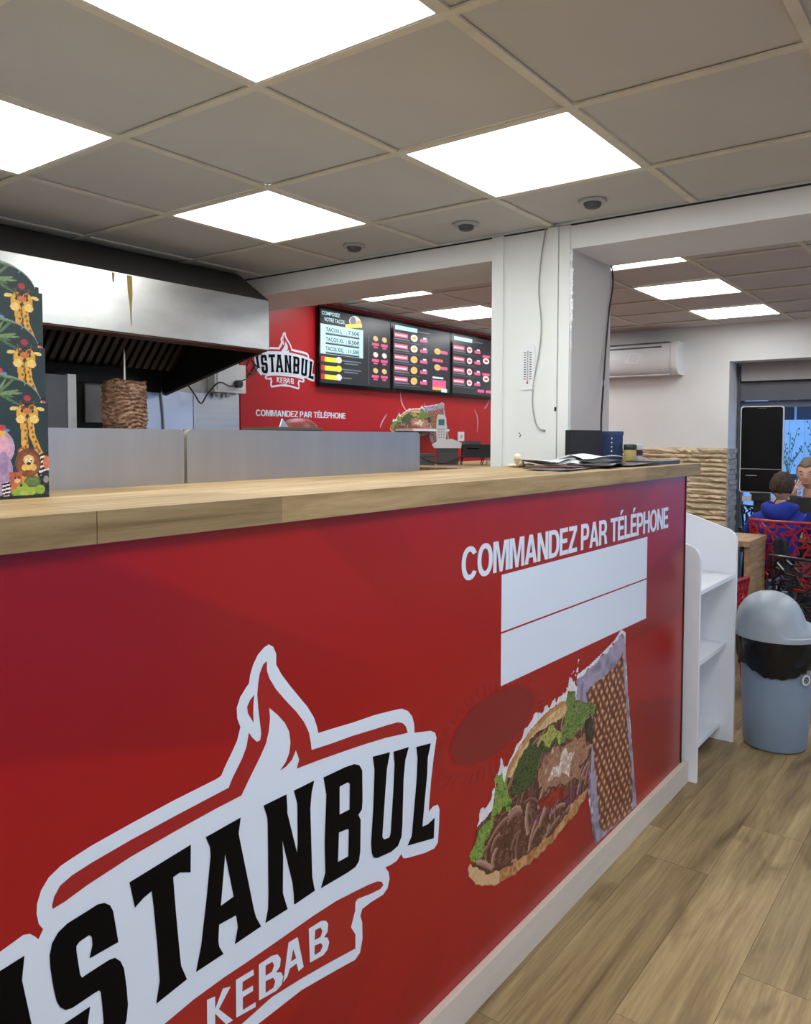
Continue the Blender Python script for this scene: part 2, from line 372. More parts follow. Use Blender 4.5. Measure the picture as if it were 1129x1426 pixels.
DATA = json.loads('''{"outline":[[-0.948,0.767],[-0.93,0.771],[-0.917,0.774],[-0.908,0.771],[-0.901,0.764],[-0.896,0.757],[-0.889,0.768],[-0.895,0.778],[-0.898,0.794],[-0.897,0.808],[-0.891,0.824],[-0.88,0.837],[-0.862,0.846],[-0.843,0.85],[-0.816,0.855],[-0.751,0.862],[-0.673,0.869],[-0.586,0.874],[-0.576,0.876],[-0.567,0.89],[-0.553,0.908],[-0.541,0.925],[-0.533,0.947],[-0.54,0.964],[-0.541,0.983],[-0.533,1.0],[-0.52,1.013],[-0.513,1.019],[-0.51,1.034],[-0.503,1.05],[-0.492,1.065],[-0.477,1.075],[-0.466,1.078],[-0.455,1.071],[-0.448,1.057],[-0.448,1.037],[-0.435,1.016],[-0.413,0.989],[-0.391,0.964],[-0.368,0.938],[-0.35,0.912],[-0.341,0.89],[-0.338,0.878],[-0.301,0.875],[-0.236,0.869],[-0.167,0.865],[-0.108,0.858],[-0.073,0.853],[-0.049,0.841],[-0.033,0.824],[-0.026,0.805],[-0.024,0.784],[0.039,0.77],[0.057,0.76],[0.063,0.746],[0.053,0.708],[0.042,0.655],[0.034,0.598],[0.033,0.581],[0.051,0.587],[0.07,0.584],[0.077,0.57],[0.075,0.535],[0.071,0.492],[0.057,0.484],[0.019,0.489],[-0.051,0.507],[-0.064,0.512],[-0.072,0.525],[-0.089,0.517],[-0.109,0.517],[-0.129,0.52],[-0.117,0.504],[-0.114,0.487],[-0.121,0.47],[-0.137,0.463],[-0.18,0.466],[-0.206,0.465],[-0.212,0.453],[-0.206,0.436],[-0.205,0.401],[-0.213,0.375],[-0.228,0.368],[-0.294,0.379],[-0.385,0.393],[-0.538,0.393],[-0.63,0.3785],[-0.697,0.3685],[-0.712,0.3755],[-0.72,0.4007],[-0.719,0.4356],[-0.713,0.4532],[-0.719,0.4651],[-0.745,0.4663],[-0.788,0.4631],[-0.804,0.4699],[-0.811,0.4871],[-0.8076,0.5039],[-0.7955,0.5204],[-0.8156,0.5167],[-0.836,0.517],[-0.8526,0.5255],[-0.8611,0.5124],[-0.874,0.507],[-0.944,0.5689],[-0.957,0.581],[-0.972,0.66],[-0.987,0.735],[-0.98,0.752],[-0.962,0.762]],"letters":[[[[-0.916,0.745],[-0.92,0.713],[-0.906,0.633],[-0.89,0.595],[-0.934,0.593],[-0.942,0.631],[-0.959,0.707],[-0.968,0.74]]],[[[-0.774,0.69],[-0.821,0.69],[-0.816,0.708],[-0.817,0.72],[-0.821,0.725],[-0.836,0.723],[-0.841,0.719],[-0.841,0.711],[-0.836,0.674],[-0.833,0.668],[-0.825,0.669],[-0.79,0.671],[-0.78,0.669],[-0.771,0.659],[-0.765,0.644],[-0.761,0.612],[-0.759,0.584],[-0.762,0.561],[-0.77,0.543],[-0.789,0.536],[-0.831,0.538],[-0.847,0.544],[-0.86,0.557],[-0.865,0.576],[-0.868,0.603],[-0.869,0.615],[-0.861,0.616],[-0.821,0.618],[-0.825,0.596],[-0.825,0.58],[-0.82,0.573],[-0.804,0.574],[-0.8,0.581],[-0.802,0.609],[-0.804,0.63],[-0.807,0.634],[-0.816,0.634],[-0.849,0.632],[-0.859,0.635],[-0.867,0.644],[-0.872,0.656],[-0.876,0.677],[-0.88,0.707],[-0.881,0.726],[-0.877,0.742],[-0.868,0.753],[-0.854,0.759],[-0.824,0.762],[-0.807,0.764],[-0.796,0.761],[-0.787,0.753],[-0.782,0.742]]],[[[-0.64,0.784],[-0.754,0.773],[-0.745,0.729],[-0.73,0.737],[-0.715,0.741],[-0.712,0.716],[-0.706,0.65],[-0.702,0.59],[-0.709,0.556],[-0.65,0.563],[-0.661,0.591],[-0.663,0.607],[-0.67,0.682],[-0.675,0.745],[-0.662,0.747],[-0.641,0.738]]],[[[-0.534,0.788],[-0.61,0.784],[-0.601,0.763],[-0.6,0.747],[-0.609,0.68],[-0.621,0.604],[-0.632,0.565],[-0.574,0.565],[-0.583,0.582],[-0.585,0.593],[-0.583,0.621],[-0.546,0.619],[-0.542,0.596],[-0.549,0.569],[-0.488,0.57],[-0.5,0.593],[-0.505,0.61],[-0.539,0.761]],[[-0.569,0.737],[-0.579,0.652],[-0.551,0.655]]],[[[-0.481,0.789],[-0.424,0.789],[-0.422,0.764],[-0.422,0.753],[-0.397,0.667],[-0.395,0.685],[-0.396,0.761],[-0.405,0.789],[-0.35,0.789],[-0.357,0.769],[-0.361,0.739],[-0.356,0.602],[-0.349,0.571],[-0.405,0.57],[-0.406,0.593],[-0.409,0.614],[-0.435,0.706],[-0.433,0.675],[-0.434,0.606],[-0.422,0.57],[-0.478,0.571],[-0.471,0.594],[-0.47,0.623],[-0.471,0.751],[-0.472,0.764]]],[[[-0.324,0.786],[-0.26,0.785],[-0.232,0.782],[-0.216,0.774],[-0.207,0.76],[-0.206,0.695],[-0.208,0.678],[-0.219,0.671],[-0.212,0.658],[-0.213,0.591],[-0.217,0.573],[-0.228,0.565],[-0.253,0.564],[-0.332,0.568],[-0.319,0.594],[-0.321,0.655],[-0.316,0.749]],[[-0.277,0.751],[-0.277,0.694],[-0.247,0.693],[-0.246,0.746],[-0.253,0.751]],[[-0.279,0.658],[-0.282,0.599],[-0.251,0.597],[-0.249,0.651],[-0.254,0.655]]],[[[-0.173,0.778],[-0.167,0.749],[-0.171,0.667],[-0.178,0.595],[-0.176,0.572],[-0.169,0.559],[-0.157,0.553],[-0.109,0.546],[-0.085,0.549],[-0.072,0.565],[-0.069,0.591],[-0.065,0.694],[-0.059,0.733],[-0.046,0.759],[-0.102,0.766],[-0.098,0.736],[-0.102,0.681],[-0.111,0.588],[-0.116,0.581],[-0.134,0.584],[-0.14,0.592],[-0.135,0.643],[-0.125,0.735],[-0.114,0.769]]],[[[-0.018,0.75],[0.039,0.741],[0.027,0.71],[0.025,0.673],[0.007,0.556],[0.028,0.553],[0.056,0.558],[0.053,0.51],[-0.05,0.535],[-0.034,0.551],[-0.03,0.576],[-0.016,0.677],[-0.013,0.724]]]],"small":[[[[-0.61,0.505],[-0.593,0.501],[-0.593,0.479],[-0.576,0.505],[-0.559,0.499],[-0.585,0.474],[-0.554,0.436],[-0.569,0.437],[-0.593,0.471],[-0.593,0.441],[-0.61,0.443]]],[[[-0.547,0.504],[-0.507,0.501],[-0.506,0.49],[-0.532,0.492],[-0.533,0.475],[-0.508,0.472],[-0.508,0.462],[-0.532,0.464],[-0.532,0.441],[-0.502,0.438],[-0.502,0.429],[-0.547,0.436]]],[[[-0.494,0.503],[-0.462,0.502],[-0.448,0.497],[-0.44,0.485],[-0.442,0.471],[-0.452,0.465],[-0.439,0.458],[-0.434,0.447],[-0.438,0.434],[-0.451,0.43],[-0.494,0.436]],[[-0.478,0.492],[-0.478,0.473],[-0.462,0.472],[-0.457,0.481],[-0.461,0.49]],[[-0.478,0.463],[-0.478,0.441],[-0.459,0.44],[-0.454,0.449],[-0.459,0.459]]],[[[-0.42,0.505],[-0.396,0.503],[-0.38,0.436],[-0.394,0.435],[-0.399,0.453],[-0.417,0.453],[-0.423,0.441],[-0.434,0.436]],[[-0.408,0.486],[-0.414,0.465],[-0.4,0.464]]],[[[-0.366,0.504],[-0.331,0.502],[-0.318,0.496],[-0.311,0.486],[-0.313,0.471],[-0.323,0.465],[-0.313,0.459],[-0.308,0.447],[-0.313,0.435],[-0.325,0.43],[-0.363,0.435]],[[-0.348,0.492],[-0.35,0.473],[-0.333,0.471],[-0.328,0.48],[-0.333,0.49]],[[-0.35,0.462],[-0.35,0.443],[-0.333,0.442],[-0.327,0.45],[-0.332,0.458]]]],"red":[[[-0.471,1.049],[-0.471,1.031],[-0.465,1.016],[-0.449,0.992],[-0.424,0.964],[-0.397,0.936],[-0.377,0.911],[-0.364,0.887],[-0.359,0.866],[-0.357,0.851],[-0.301,0.846],[-0.236,0.842],[-0.167,0.835],[-0.123,0.831],[-0.088,0.827],[-0.069,0.82],[-0.057,0.809],[-0.05,0.792],[-0.13,0.805],[-0.202,0.813],[-0.269,0.819],[-0.332,0.824],[-0.397,0.828],[-0.39,0.843],[-0.399,0.864],[-0.409,0.849],[-0.425,0.841],[-0.44,0.839],[-0.425,0.85],[-0.416,0.864],[-0.413,0.883],[-0.416,0.904],[-0.427,0.924],[-0.446,0.945],[-0.466,0.963],[-0.464,0.943],[-0.467,0.921],[-0.474,0.9],[-0.489,0.879],[-0.509,0.855],[-0.532,0.826],[-0.586,0.824],[-0.673,0.818],[-0.752,0.811],[-0.823,0.8],[-0.857,0.792],[-0.875,0.79],[-0.876,0.795],[-0.873,0.806],[-0.864,0.818],[-0.846,0.825],[-0.816,0.83],[-0.752,0.837],[-0.673,0.843],[-0.609,0.847],[-0.56,0.85],[-0.553,0.862],[-0.541,0.877],[-0.529,0.892],[-0.52,0.908],[-0.514,0.932],[-0.506,0.92],[-0.496,0.91],[-0.488,0.91],[-0.485,0.921],[-0.488,0.942],[-0.492,0.97],[-0.494,0.994],[-0.492,1.013],[-0.488,1.031],[-0.48,1.045]],[[-0.501,0.996],[-0.511,0.989],[-0.518,0.979],[-0.516,0.967],[-0.503,0.946],[-0.504,0.962],[-0.503,0.981]],[[-0.527,0.522],[-0.445,0.522],[-0.353,0.523],[-0.288,0.521],[-0.224,0.513],[-0.187,0.508],[-0.157,0.502],[-0.141,0.494],[-0.136,0.484],[-0.145,0.48],[-0.18,0.485],[-0.221,0.494],[-0.228,0.49],[-0.229,0.472],[-0.242,0.444],[-0.228,0.422],[-0.228,0.392],[-0.321,0.407],[-0.385,0.416],[-0.4625,0.424],[-0.54,0.416],[-0.604,0.407],[-0.697,0.392],[-0.697,0.422],[-0.683,0.444],[-0.696,0.472],[-0.697,0.49],[-0.704,0.494],[-0.745,0.485],[-0.78,0.48],[-0.789,0.484],[-0.784,0.494],[-0.768,0.502],[-0.738,0.508],[-0.701,0.513],[-0.637,0.521],[-0.572,0.523]]],"ell":[[0.117,0.697],[0.146,0.74],[0.224,0.775],[0.345,0.787],[0.469,0.771],[0.548,0.724],[0.548,0.691],[0.483,0.639],[0.388,0.621],[0.29,0.619],[0.208,0.633],[0.139,0.657]],"rects":[[[0.359,1.089],[1.423,1.084],[1.423,0.933],[0.359,0.939]],[[0.359,0.934],[1.423,0.926],[1.423,0.781],[0.36,0.794]]],"sand":{"white":[[0.247,0.46],[0.267,0.495],[0.307,0.511],[0.336,0.54],[0.344,0.564],[0.37,0.604],[0.401,0.562],[0.437,0.601],[0.487,0.627],[0.492,0.644],[0.54,0.659],[0.621,0.665],[0.663,0.668],[0.752,0.673],[0.768,0.707],[0.821,0.699],[0.834,0.664],[0.829,0.634],[0.753,0.634],[0.664,0.643],[0.521,0.617],[0.41,0.559],[0.325,0.473],[0.26,0.438]],"paper":[[0.83,0.699],[0.921,0.708],[1.029,0.728],[1.125,0.747],[1.184,0.774],[1.224,0.756],[1.227,0.697],[1.254,0.541],[1.298,0.354],[1.355,0.124],[1.359,0.098],[0.991,0.106],[0.925,0.321],[0.927,0.452],[0.827,0.64]],"paperrim":[[0.918,0.323],[0.94,0.244],[0.962,0.164],[0.984,0.111],[1.004,0.105],[0.978,0.169],[0.953,0.267],[0.935,0.334]],"toast":[[0.897,0.64],[1.031,0.657],[1.128,0.666],[1.204,0.702],[1.216,0.619],[1.238,0.511],[1.271,0.363],[1.314,0.209],[1.313,0.097],[1.073,0.109],[1.03,0.137],[1.006,0.248],[0.967,0.416],[0.952,0.487]],"bun":[[0.752,0.649],[0.776,0.617],[0.765,0.6],[0.665,0.608],[0.581,0.609],[0.522,0.593],[0.465,0.559],[0.42,0.529],[0.384,0.528],[0.401,0.562],[0.455,0.595],[0.531,0.628],[0.621,0.65],[0.685,0.655]],"meat":[[0.753,0.619],[0.823,0.631],[0.975,0.574],[0.99,0.531],[0.953,0.465],[0.942,0.403],[0.932,0.308],[0.833,0.301],[0.762,0.286],[0.609,0.276],[0.461,0.281],[0.327,0.308],[0.245,0.362],[0.228,0.408],[0.251,0.458],[0.325,0.473],[0.367,0.52],[0.438,0.55],[0.532,0.59],[0.665,0.608]],"bunlow":[[0.205,0.368],[0.21,0.343],[0.237,0.316],[0.286,0.288],[0.345,0.266],[0.416,0.252],[0.51,0.241],[0.61,0.241],[0.718,0.252],[0.833,0.269],[0.907,0.289],[0.919,0.312],[0.832,0.317],[0.774,0.292],[0.673,0.27],[0.558,0.273],[0.461,0.281],[0.379,0.289],[0.285,0.322],[0.213,0.374]],"let1":[[0.763,0.675],[0.816,0.664],[0.823,0.631],[0.884,0.604],[0.988,0.57],[0.963,0.544],[0.898,0.562],[0.88,0.535],[0.825,0.541],[0.802,0.516],[0.756,0.52],[0.722,0.531],[0.732,0.564],[0.753,0.608]],"let2":[[0.602,0.597],[0.665,0.603],[0.721,0.557],[0.733,0.528],[0.645,0.55],[0.551,0.584]],"let3":[[0.512,0.596],[0.582,0.565],[0.733,0.533],[0.667,0.528],[0.583,0.53],[0.564,0.489],[0.534,0.46],[0.476,0.462],[0.43,0.489],[0.42,0.51],[0.456,0.544]],"let4":[[0.344,0.564],[0.375,0.571],[0.393,0.511],[0.421,0.464],[0.431,0.419],[0.386,0.45],[0.338,0.451],[0.309,0.418],[0.284,0.388],[0.237,0.365],[0.217,0.374],[0.228,0.416],[0.259,0.446],[0.3,0.452],[0.333,0.483]],"chick":[[0.584,0.491],[0.635,0.523],[0.689,0.521],[0.756,0.5],[0.814,0.518],[0.9,0.503],[0.928,0.429],[0.853,0.421],[0.854,0.384],[0.759,0.391],[0.627,0.417],[0.575,0.446]],"chick2":[[0.712,0.478],[0.756,0.494],[0.816,0.465],[0.782,0.414],[0.669,0.437],[0.626,0.438],[0.668,0.463]],"tom":[[0.596,0.409],[0.714,0.391],[0.783,0.366],[0.761,0.344],[0.649,0.36],[0.566,0.391]],"cab":[[0.488,0.373],[0.607,0.361],[0.761,0.338],[0.831,0.365],[0.885,0.378],[0.929,0.407],[0.943,0.358],[0.906,0.328],[0.785,0.314],[0.629,0.333],[0.527,0.348]],"mush":[[0.892,0.553],[0.937,0.546],[0.958,0.507],[0.953,0.459],[0.913,0.488],[0.893,0.526]]}}''')

# ================================================================== THE SETTING
ZC, ZC2 = 2.355, 2.475
XB0, XB1 = 1.69, 2.11            # beam
XF = 6.10                        # far wall
YB = 2.62                        # back (menu) wall
YR, XN = -3.1, -3.6              # right wall, wall behind the viewpoint
# floor: slab and vinyl planks, each its own piece
fl = box('floor', MT['screed'], None, XN, 6.6, YR, YB, -.12, -.006); tag(fl, kind='structure')
PW, PL = .2125, 1.22
pm = MB().box(0, PL-.0015, 0, PW-.0012, -.006, 0).bevel(.0012, 1).mesh('plank', MT['floorwood'])
off = {-.62-.2125: 1.22, -.62: 1.441, -1.045-.0125: 1.646, -1.27: .771}
starts = [1.44, 1.22, 1.646, .771, .35, 1.05, .55, 1.3, .2, .9, .45, 1.15]
for k in range(12):
    y0 = -.408-PW*(k+1)
    x = starts[k]-PL*4
    while x < XF+.35:
        a = max(x, XN); 
        if x+PL > XN and x > XN-.6:
            o = bpy.data.objects.new('plank', pm); link(o, fl); o.location = (x, y0, 0)
        x += PL
rest = box('vinyl_sheet', MT['floorwood'], fl, XN, 6.6, -.407, YB, -.006, -.0004)

def wallbox(name, m, *a):
    return tag(box(name, m, None, *a), kind='structure')
wb = wallbox('wall_back', MT['paint'], XN, 6.6, YB, YB+.12, 0, 2.6)
wr = MB().box(XN, -.9, YR-.12, YR, 0, 2.6).box(1.3, 2.6, YR-.12, YR, 0, 2.6).box(5.6, 6.6, YR-.12, YR, 0, 2.6).box(-.9, 1.3, YR-.12, YR, 2.15, 2.6).box(2.6, 5.6, YR-.12, YR, 2.15, 2.6).box(2.6, 5.6, YR-.12, YR, 0, .75)
tag(wr.build('wall_right', MT['paint']), kind='structure')
wallbox('wall_near', MT['paint'], XN-.12, XN, YR, YB, 0, 2.6)
# far wall with its deep window opening
WY0, WY1, WZ = -2.8, .437, 2.15
wf = MB().box(XF, XF+.36, WY1, YB, 0, 2.6).box(XF, XF+.36, YR, WY0, 0, 2.6).box(XF, XF+.36, WY0, WY1, WZ, 2.6)
wf = tag(wf.build('wall_far', MT['paint']), kind='structure')
# beam and pillar
bmo = tag(box('wall_beam', MT['paint'], None, XB0, XB1, YR, YB, 2.25, 2.6), kind='structure')
box('shadow_gap_strip', MT['blackplastic'], bmo, XB0-.003, XB0, -3.05, YB-.02, 2.3475, 2.3545)  # black strip painting in the shaded gap between beam and ceiling
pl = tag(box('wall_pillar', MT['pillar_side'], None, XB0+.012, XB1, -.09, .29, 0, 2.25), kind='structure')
box('front_plaster', MT['pillar'], pl, XB0-.002, XB0+.012, -.09, .29, 0, 2.352)
box('corner_board', MT['pillar'], pl, XB0-.014, XB0-.002, .236, .293, 0, 2.35, .003)
box('corner_board', MT['pillar'], pl, XB0-.016, XB0-.002, -.034, .016, 0, 2.35, .003)
box('corner_board', MT['pillar'], pl, XB0-.012, XB0-.002, -.088, -.038, 0, 2.35, .003)
b = MB(); rr = random.Random(3)
for k in range(26):                                     # torn filler along the right edge
    z = 2.24-k*.016; w = .012*(.4+rr.random())*(1 if k < 20 else .5)
    b.sphere((XB0-.006+rr.random()*.006, -.09-.002, z), (.006, w*.7, .013), 1)
tag(b.build('torn_plaster', MT['plaster'], pl, smooth=True), 'ragged white filler along the pillar edge')
box('seam', MT['blackplastic'], pl, XB0-.018, XB0-.014, -.034, -.026, 1.565, 1.582)
for yy, zz in ((.152, 1.47), (.146, 1.462), (.149, 1.455)): MB().sphere((XB0-.002, yy, zz), .0035, 1).build('screw_hole', MT['blackplastic'], pl)

# ceilings: rails and lay-in tiles, each tile a piece
def ceiling(name, x0, x1, y0, y1, z, ox, oy, lights, tm):
    c = tag(box(name, MT['tile'], None, x0, x1, y0, y1, z+.03, z+.12), kind='structure')
    w = .013
    i0 = math.floor((x0-ox)/.6); i1 = math.ceil((x1-ox)/.6); j0 = math.floor((y0-oy)/.6); j1 = math.ceil((y1-oy)/.6)
    for i in range(i0, i1+1):
        x = ox+i*.6
        if x0+.02 < x < x1-.02: box('ceiling_rail', MT['tbar'], c, x-w, x+w, y0, y1, z, z+.006)
    for j in range(j0, j1+1):
        y = oy+j*.6
        if y0+.02 < y < y1-.02: box('ceiling_rail', MT['tbar'], c, x0, x1, y-w, y+w, z+.0005, z+.0065)
    full = MB().box(-.292, .292, -.292, .292, 0, .012).mesh('ceiling_tile', tm)
    for i in range(i0, i1):
        for j in range(j0, j1):
            cx, cy = ox+.6*i+.3, oy+.6*j+.3
            if any(abs(cx-a) < .05 and abs(cy-b_) < .05 for a, b_ in lights): continue
            a0, a1, b0, b1 = max(cx-.292, x0+.003), min(cx+.292, x1-.003), max(cy-.292, y0+.003), min(cy+.292, y1-.003)
            if a1-a0 < .03 or b1-b0 < .03: continue
            if a1-a0 > .58 and b1-b0 > .58:
                o = bpy.data.objects.new('ceiling_tile', full); link(o, c); o.location = (cx, cy, z+.009)
            else: box('ceiling_tile', tm, c, a0, a1, b0, b1, z+.009, z+.021)
    return c
L1 = [(-.3, -.3), (-.3, .9), (.9, -.3), (.9, .9), (-.3, -1.5), (.9, -1.5), (-1.5, -.3), (-1.5, -1.5), (-1.5, .9), (-.3, -2.7), (.9, -2.7), (-2.7, -.3), (-2.7, -1.5)]
L2 = [(2.96, .203), (4.16, .203), (5.36, .203), (2.96, 2.003), (4.16, 2.003), (5.36, 2.003), (2.96, -1.597), (4.16, -1.597), (5.36, -1.597)]
ceiling('ceiling', XN, XB0, YR, YB, ZC, 0, 0, L1, MT['tile'])
ceiling('ceiling.001', XB1, XF, YR, YB, ZC2, 2.96-.3, .203-.3, L2, MT['tile2'])
lf = MB()
for q in ((-.297, .297, -.297, -.28), (-.297, .297, .28, .297), (-.297, -.28, -.28, .28), (.28, .297, -.28, .28)): lf.box(*q, 0, .014)
lf = lf.mesh('frame', MT['lampframe']); ld = MB().box(-.28, .28, -.28, .28, .003, .01).mesh('diffuser', MT['lamp'])
LLAB = {(-.3, -.3): 'largest lit square ceiling panel, at the very top of the picture', (-.3, .9): 'lit square ceiling panel cut by the left edge above the extraction hood',
        (.9, -.3): 'lit square ceiling panel in front of the white pillar, two downlights beyond it', (.9, .9): 'lit square ceiling panel between the hood and the small downlights',
        (2.96, .203): 'lit ceiling panel of the dining room half hidden by the grey side of the pillar', (4.16, .203): 'middle lit ceiling panel of the three right of the pillar in the dining room',
        (5.36, .203): 'farthest lit ceiling panel, nearest the wall with the air conditioner', (2.96, 2.003): 'lit ceiling panel above the first menu screen', (4.16, 2.003): 'lit ceiling panel above the second and third menu screens'}
for pts, z in ((L1, ZC), (L2, ZC2)):
    for p in pts:
        lab = LLAB.get(p, 'square lit ceiling panel out of view, behind or beside the viewpoint' if p != (5.36, 2.003) else 'lit ceiling panel hidden behind the white pillar')
        t = thing('ceiling_light', lab, 'ceiling light', (p[0], p[1], z+.001), 0, 'square ceiling light panels')
        link(bpy.data.objects.new('frame', lf), t); link(bpy.data.objects.new('diffuser', ld), t)
# small round downlights
for (x, y), lab in zip(((1.454, -.287), (1.449, .286), (1.46, .926)), ('round recessed downlight right of the pillar top', 'round recessed downlight just left of the pillar top', 'smallest round recessed downlight, nearest the extraction hood')):
    t = thing('downlight', lab, 'downlight', (x, y, ZC+.009), 0, 'round ceiling downlights')
    MB().lathe([(.036, -.001), (.052, -.001), (.055, -.006), (.053, -.011), (.036, -.013), (.033, -.006)], n=28, cap=False).build('trim_ring', MT['greyplastic'], t, smooth=True)
    MB().lathe([(.033, -.001), (.033, -.016), (.030, -.026), (.024, -.03)], n=24).build('lamp_body', MT['darkgrey'], t, smooth=True)  # dark body and grey ring paint in the shaded underside

# back wall: red film to the right of the kitchen, steel cladding to the left
red = box('red_panel', MT['redfilm'], wb, 2.225, XF, YB-.012, YB, 0, ZC2)
box('cladding_sheet', MT['steelcool'], wb, -1.2, -.1, YB-.008, YB, 0, 1.73); box('cladding_sheet', MT['steelcool'], wb, -.098, 1.0, YB-.008, YB, 0, 1.73)
box('cladding_sheet', MT['steelcool'], wb, 1.002, 1.83, YB-.008, YB, 0, 1.73); box('cladding_sheet', MT['steel'], wb, 1.832, 2.21, YB-.012, YB, 0, 1.735)

# far wall: split-stone cladding up to 1.36 m, each stone a piece
stonem = mat('split_stone', rgb(212, 192, 162), .9, var=.16, scale=22, stretch=(1, 1, 2.2), bump=.6, objrand=.13)
grout = mat('stone_backing', rgb(150, 128, 100), .95)
rs = random.Random(11); HS = (.040, .048, .056, .064)
def stone_mesh(l, h):
    b = MB(); nu, nv = 7, 3; V = {}
    t0 = [.0+.006*rs.random() for _ in range(nu+1)]; t1 = [h-.006*rs.random() for _ in range(nu+1)]
    for i in range(nu+1):
        for j in range(nv+1):
            e_ = (i in (0, nu)) or (j in (0, nv)); d = .004+.004*rs.random() if e_ else .012+.022*rs.random()
            V[i, j] = b.bm.verts.new((-d, l*i/nu, t0[i]+(t1[i]-t0[i])*j/nv))
    for i in range(nu):
        for j in range(nv): b.bm.faces.new((V[i, j], V[i+1, j], V[i+1, j+1], V[i, j+1]))
    rim = [V[i, 0] for i in range(nu+1)]+[V[nu, j] for j in range(1, nv+1)]+[V[i, nv] for i in range(nu-1, -1, -1)]+[V[0, j] for j in range(nv-1, 0, -1)]
    bk = [b.bm.verts.new((0, q.co.y, q.co.z)) for q in rim]
    for k in range(len(rim)): b.bm.faces.new((rim[k], rim[(k+1) % len(rim)], bk[(k+1) % len(rim)], bk[k]))
    return b.mesh('stone', stonem)
meshes = {h: [(l, stone_mesh(l, h)) for l in (.15, .20, .26, .33, .41)] for h in HS}
box('stone_backing', grout, wf, XF-.006, XF, WY1, YB, 0, 1.36)
cnt = 0; z = 1.362
while z > .03:
    h = rs.choice(HS); z -= h; y = WY1
    while y < YB-.16 and cnt < 298:
        l, me = rs.choice(meshes[h])
        o = bpy.data.objects.new('stone', me); link(o, wf); o.location = (XF-.005, y, z); cnt += 1
        y += l
# stone on the window reveal (deeper, smaller relief)
revm = mat('split_stone_reveal', rgb(186, 178, 170), .9, var=.2, scale=30, bump=1.)
b = MB()
for r in range(28):
    z = 1.36-.0485*(r+1); x = XF+.006
    while x < XF+.34:
        l = .06+.08*rs.random(); l = min(l, XF+.35-x); d = .006+.012*rs.random()
        b.box(x, x+l-.003, WY1-d, WY1, z+.002, z+.046); x += l
tag(b.build('reveal_stones', revm, wf), kind='stuff')

# window with shutter, mullions, transom, glass and a lower solid panel
XW = XF+.33
frm = mat('blue_grey_window_frame', rgb(96, 104, 120), .5)
glass = mat('window_glass', (.9, .95, 1), .02, trans=1., var=.0)
w1 = tag(box('window_1', frm, None, XW, XW+.05, WY1-.05, WY1-.012, .05, 2.14), kind='structure')
box('window_frame', frm, w1, XW, XW+.05, WY0, WY0+.06, .05, 1.80); box('window_frame', frm, w1, XW, XW+.05, WY0+.06, WY1-.05, 1.74, 1.80)
box('window_frame', MT['whiteplastic'], w1, XW, XW+.05, WY0+.06, WY1-.05, .86, .91); box('window_frame', frm, w1, XW, XW+.05, WY0+.06, WY1-.05, .0, .08)
box('window_frame', frm, w1, XW, XW+.05, -.93, -.87, .91, 1.74)
box('pane', glass, w1, XW+.02, XW+.026, -.87, WY1-.05, .91, 1.74); box('pane', glass, w1, XW+.02, XW+.026, WY0+.06, -.93, .91, 1.74)
box('pane', glass, w1, XW+.02, XW+.026, -.87, WY1-.05, .08, .86); box('pane', glass, w1, XW+.02, XW+.026, WY0+.06, -.93, .08, .86); box('window_frame', frm, w1, XW, XW+.05, -.93, -.87, .08, .86)
shm = mat('grey_lilac_shutter', rgb(150, 142, 142), .5, var=.05)
sh = thing('roller_shutter', 'grey roller shutter box with a few lowered slats at the head of the window', 'shutter', (XW-.11, 0, 1.80))
box('shutter_box', shm, sh, 0, .12, WY0+.01, WY1-.05, .18, .35, .008)
box('end_cap', MT['blackplastic'], sh, .0, .10, WY1-.05, WY1-.02, .20, .33, .005)
box('guide_rail', MT['darkgrey'], sh, .05, .10, WY1-.03, WY1-.012, -1.7, .33); box('head_rail', MT['darkgrey'], sh, .10, .16, WY0, WY1-.012, .15, .35)
slm = mat('dark_grey_slat', rgb(96, 96, 104), .55)
for k in range(4): box('slat', slm, sh, .06, .075, WY0+.02, WY1-.03, .001+.042*k, .0428+.042*k, .002)
# other windows, out of frame to the right: they light the counter front
for i, (a, c, z0) in enumerate(((-.9, 1.3, .0), (2.6, 5.6, .75)), 2):
    w = tag(box('window_%d' % i, frm, None, a, c, YR-.08, YR-.03, 2.09, 2.15), kind='structure')
    box('window_frame', frm, w, a, a+.06, YR-.08, YR-.03, z0, 2.09); box('window_frame', frm, w, c-.06, c, YR-.08, YR-.03, z0, 2.09); box('window_frame', frm, w, a+.06, c-.06, YR-.08, YR-.03, z0, z0+.06)
    box('window_frame', frm, w, (a+c)/2-.03, (a+c)/2+.03, YR-.08, YR-.03, z0+.06, 2.09)
    box('pane', glass, w, a+.06, (a+c)/2-.03, YR-.06, YR-.054, z0+.06, 2.09); box('pane', glass, w, (a+c)/2+.03, c-.06, YR-.06, YR-.054, z0+.06, 2.09)

# outside
gr = tag(box('ground', mat('wet_asphalt', rgb(110, 116, 124), .6), None, -14, 40, -25, 25, -.22, -.12), kind='structure')
fence = thing('board_fence', 'pale upright boards of the fence outside the window', 'fence', (11, 0, -.12))
bdm = MB().box(0, .03, -.098, .098, 0, 1.84).mesh('board', mat('pale_fence_board', rgb(215, 225, 232), .6, objrand=.06))
for k in range(38):
    o = bpy.data.objects.new('board', bdm); link(o, fence); o.location = (0, -2.6+.2*k, 0)
for z in (.3, 1.4): box('rail', bpy.data.materials['pale_fence_board'], fence, .03, .07, -2.7, 5.0, z, z+.09)
hs = thing('house', 'dark house with a bright window beyond the fence', 'house', (20, 0, -.12))
dk = mat('dark_house_wall', rgb(62, 60, 72), .9); wn = mat('pale_shutter', rgb(170, 178, 190), .4)
b = MB().box(0, 3, -2.6, 3.2, 0, 2.75); b.build('wall', dk, hs)
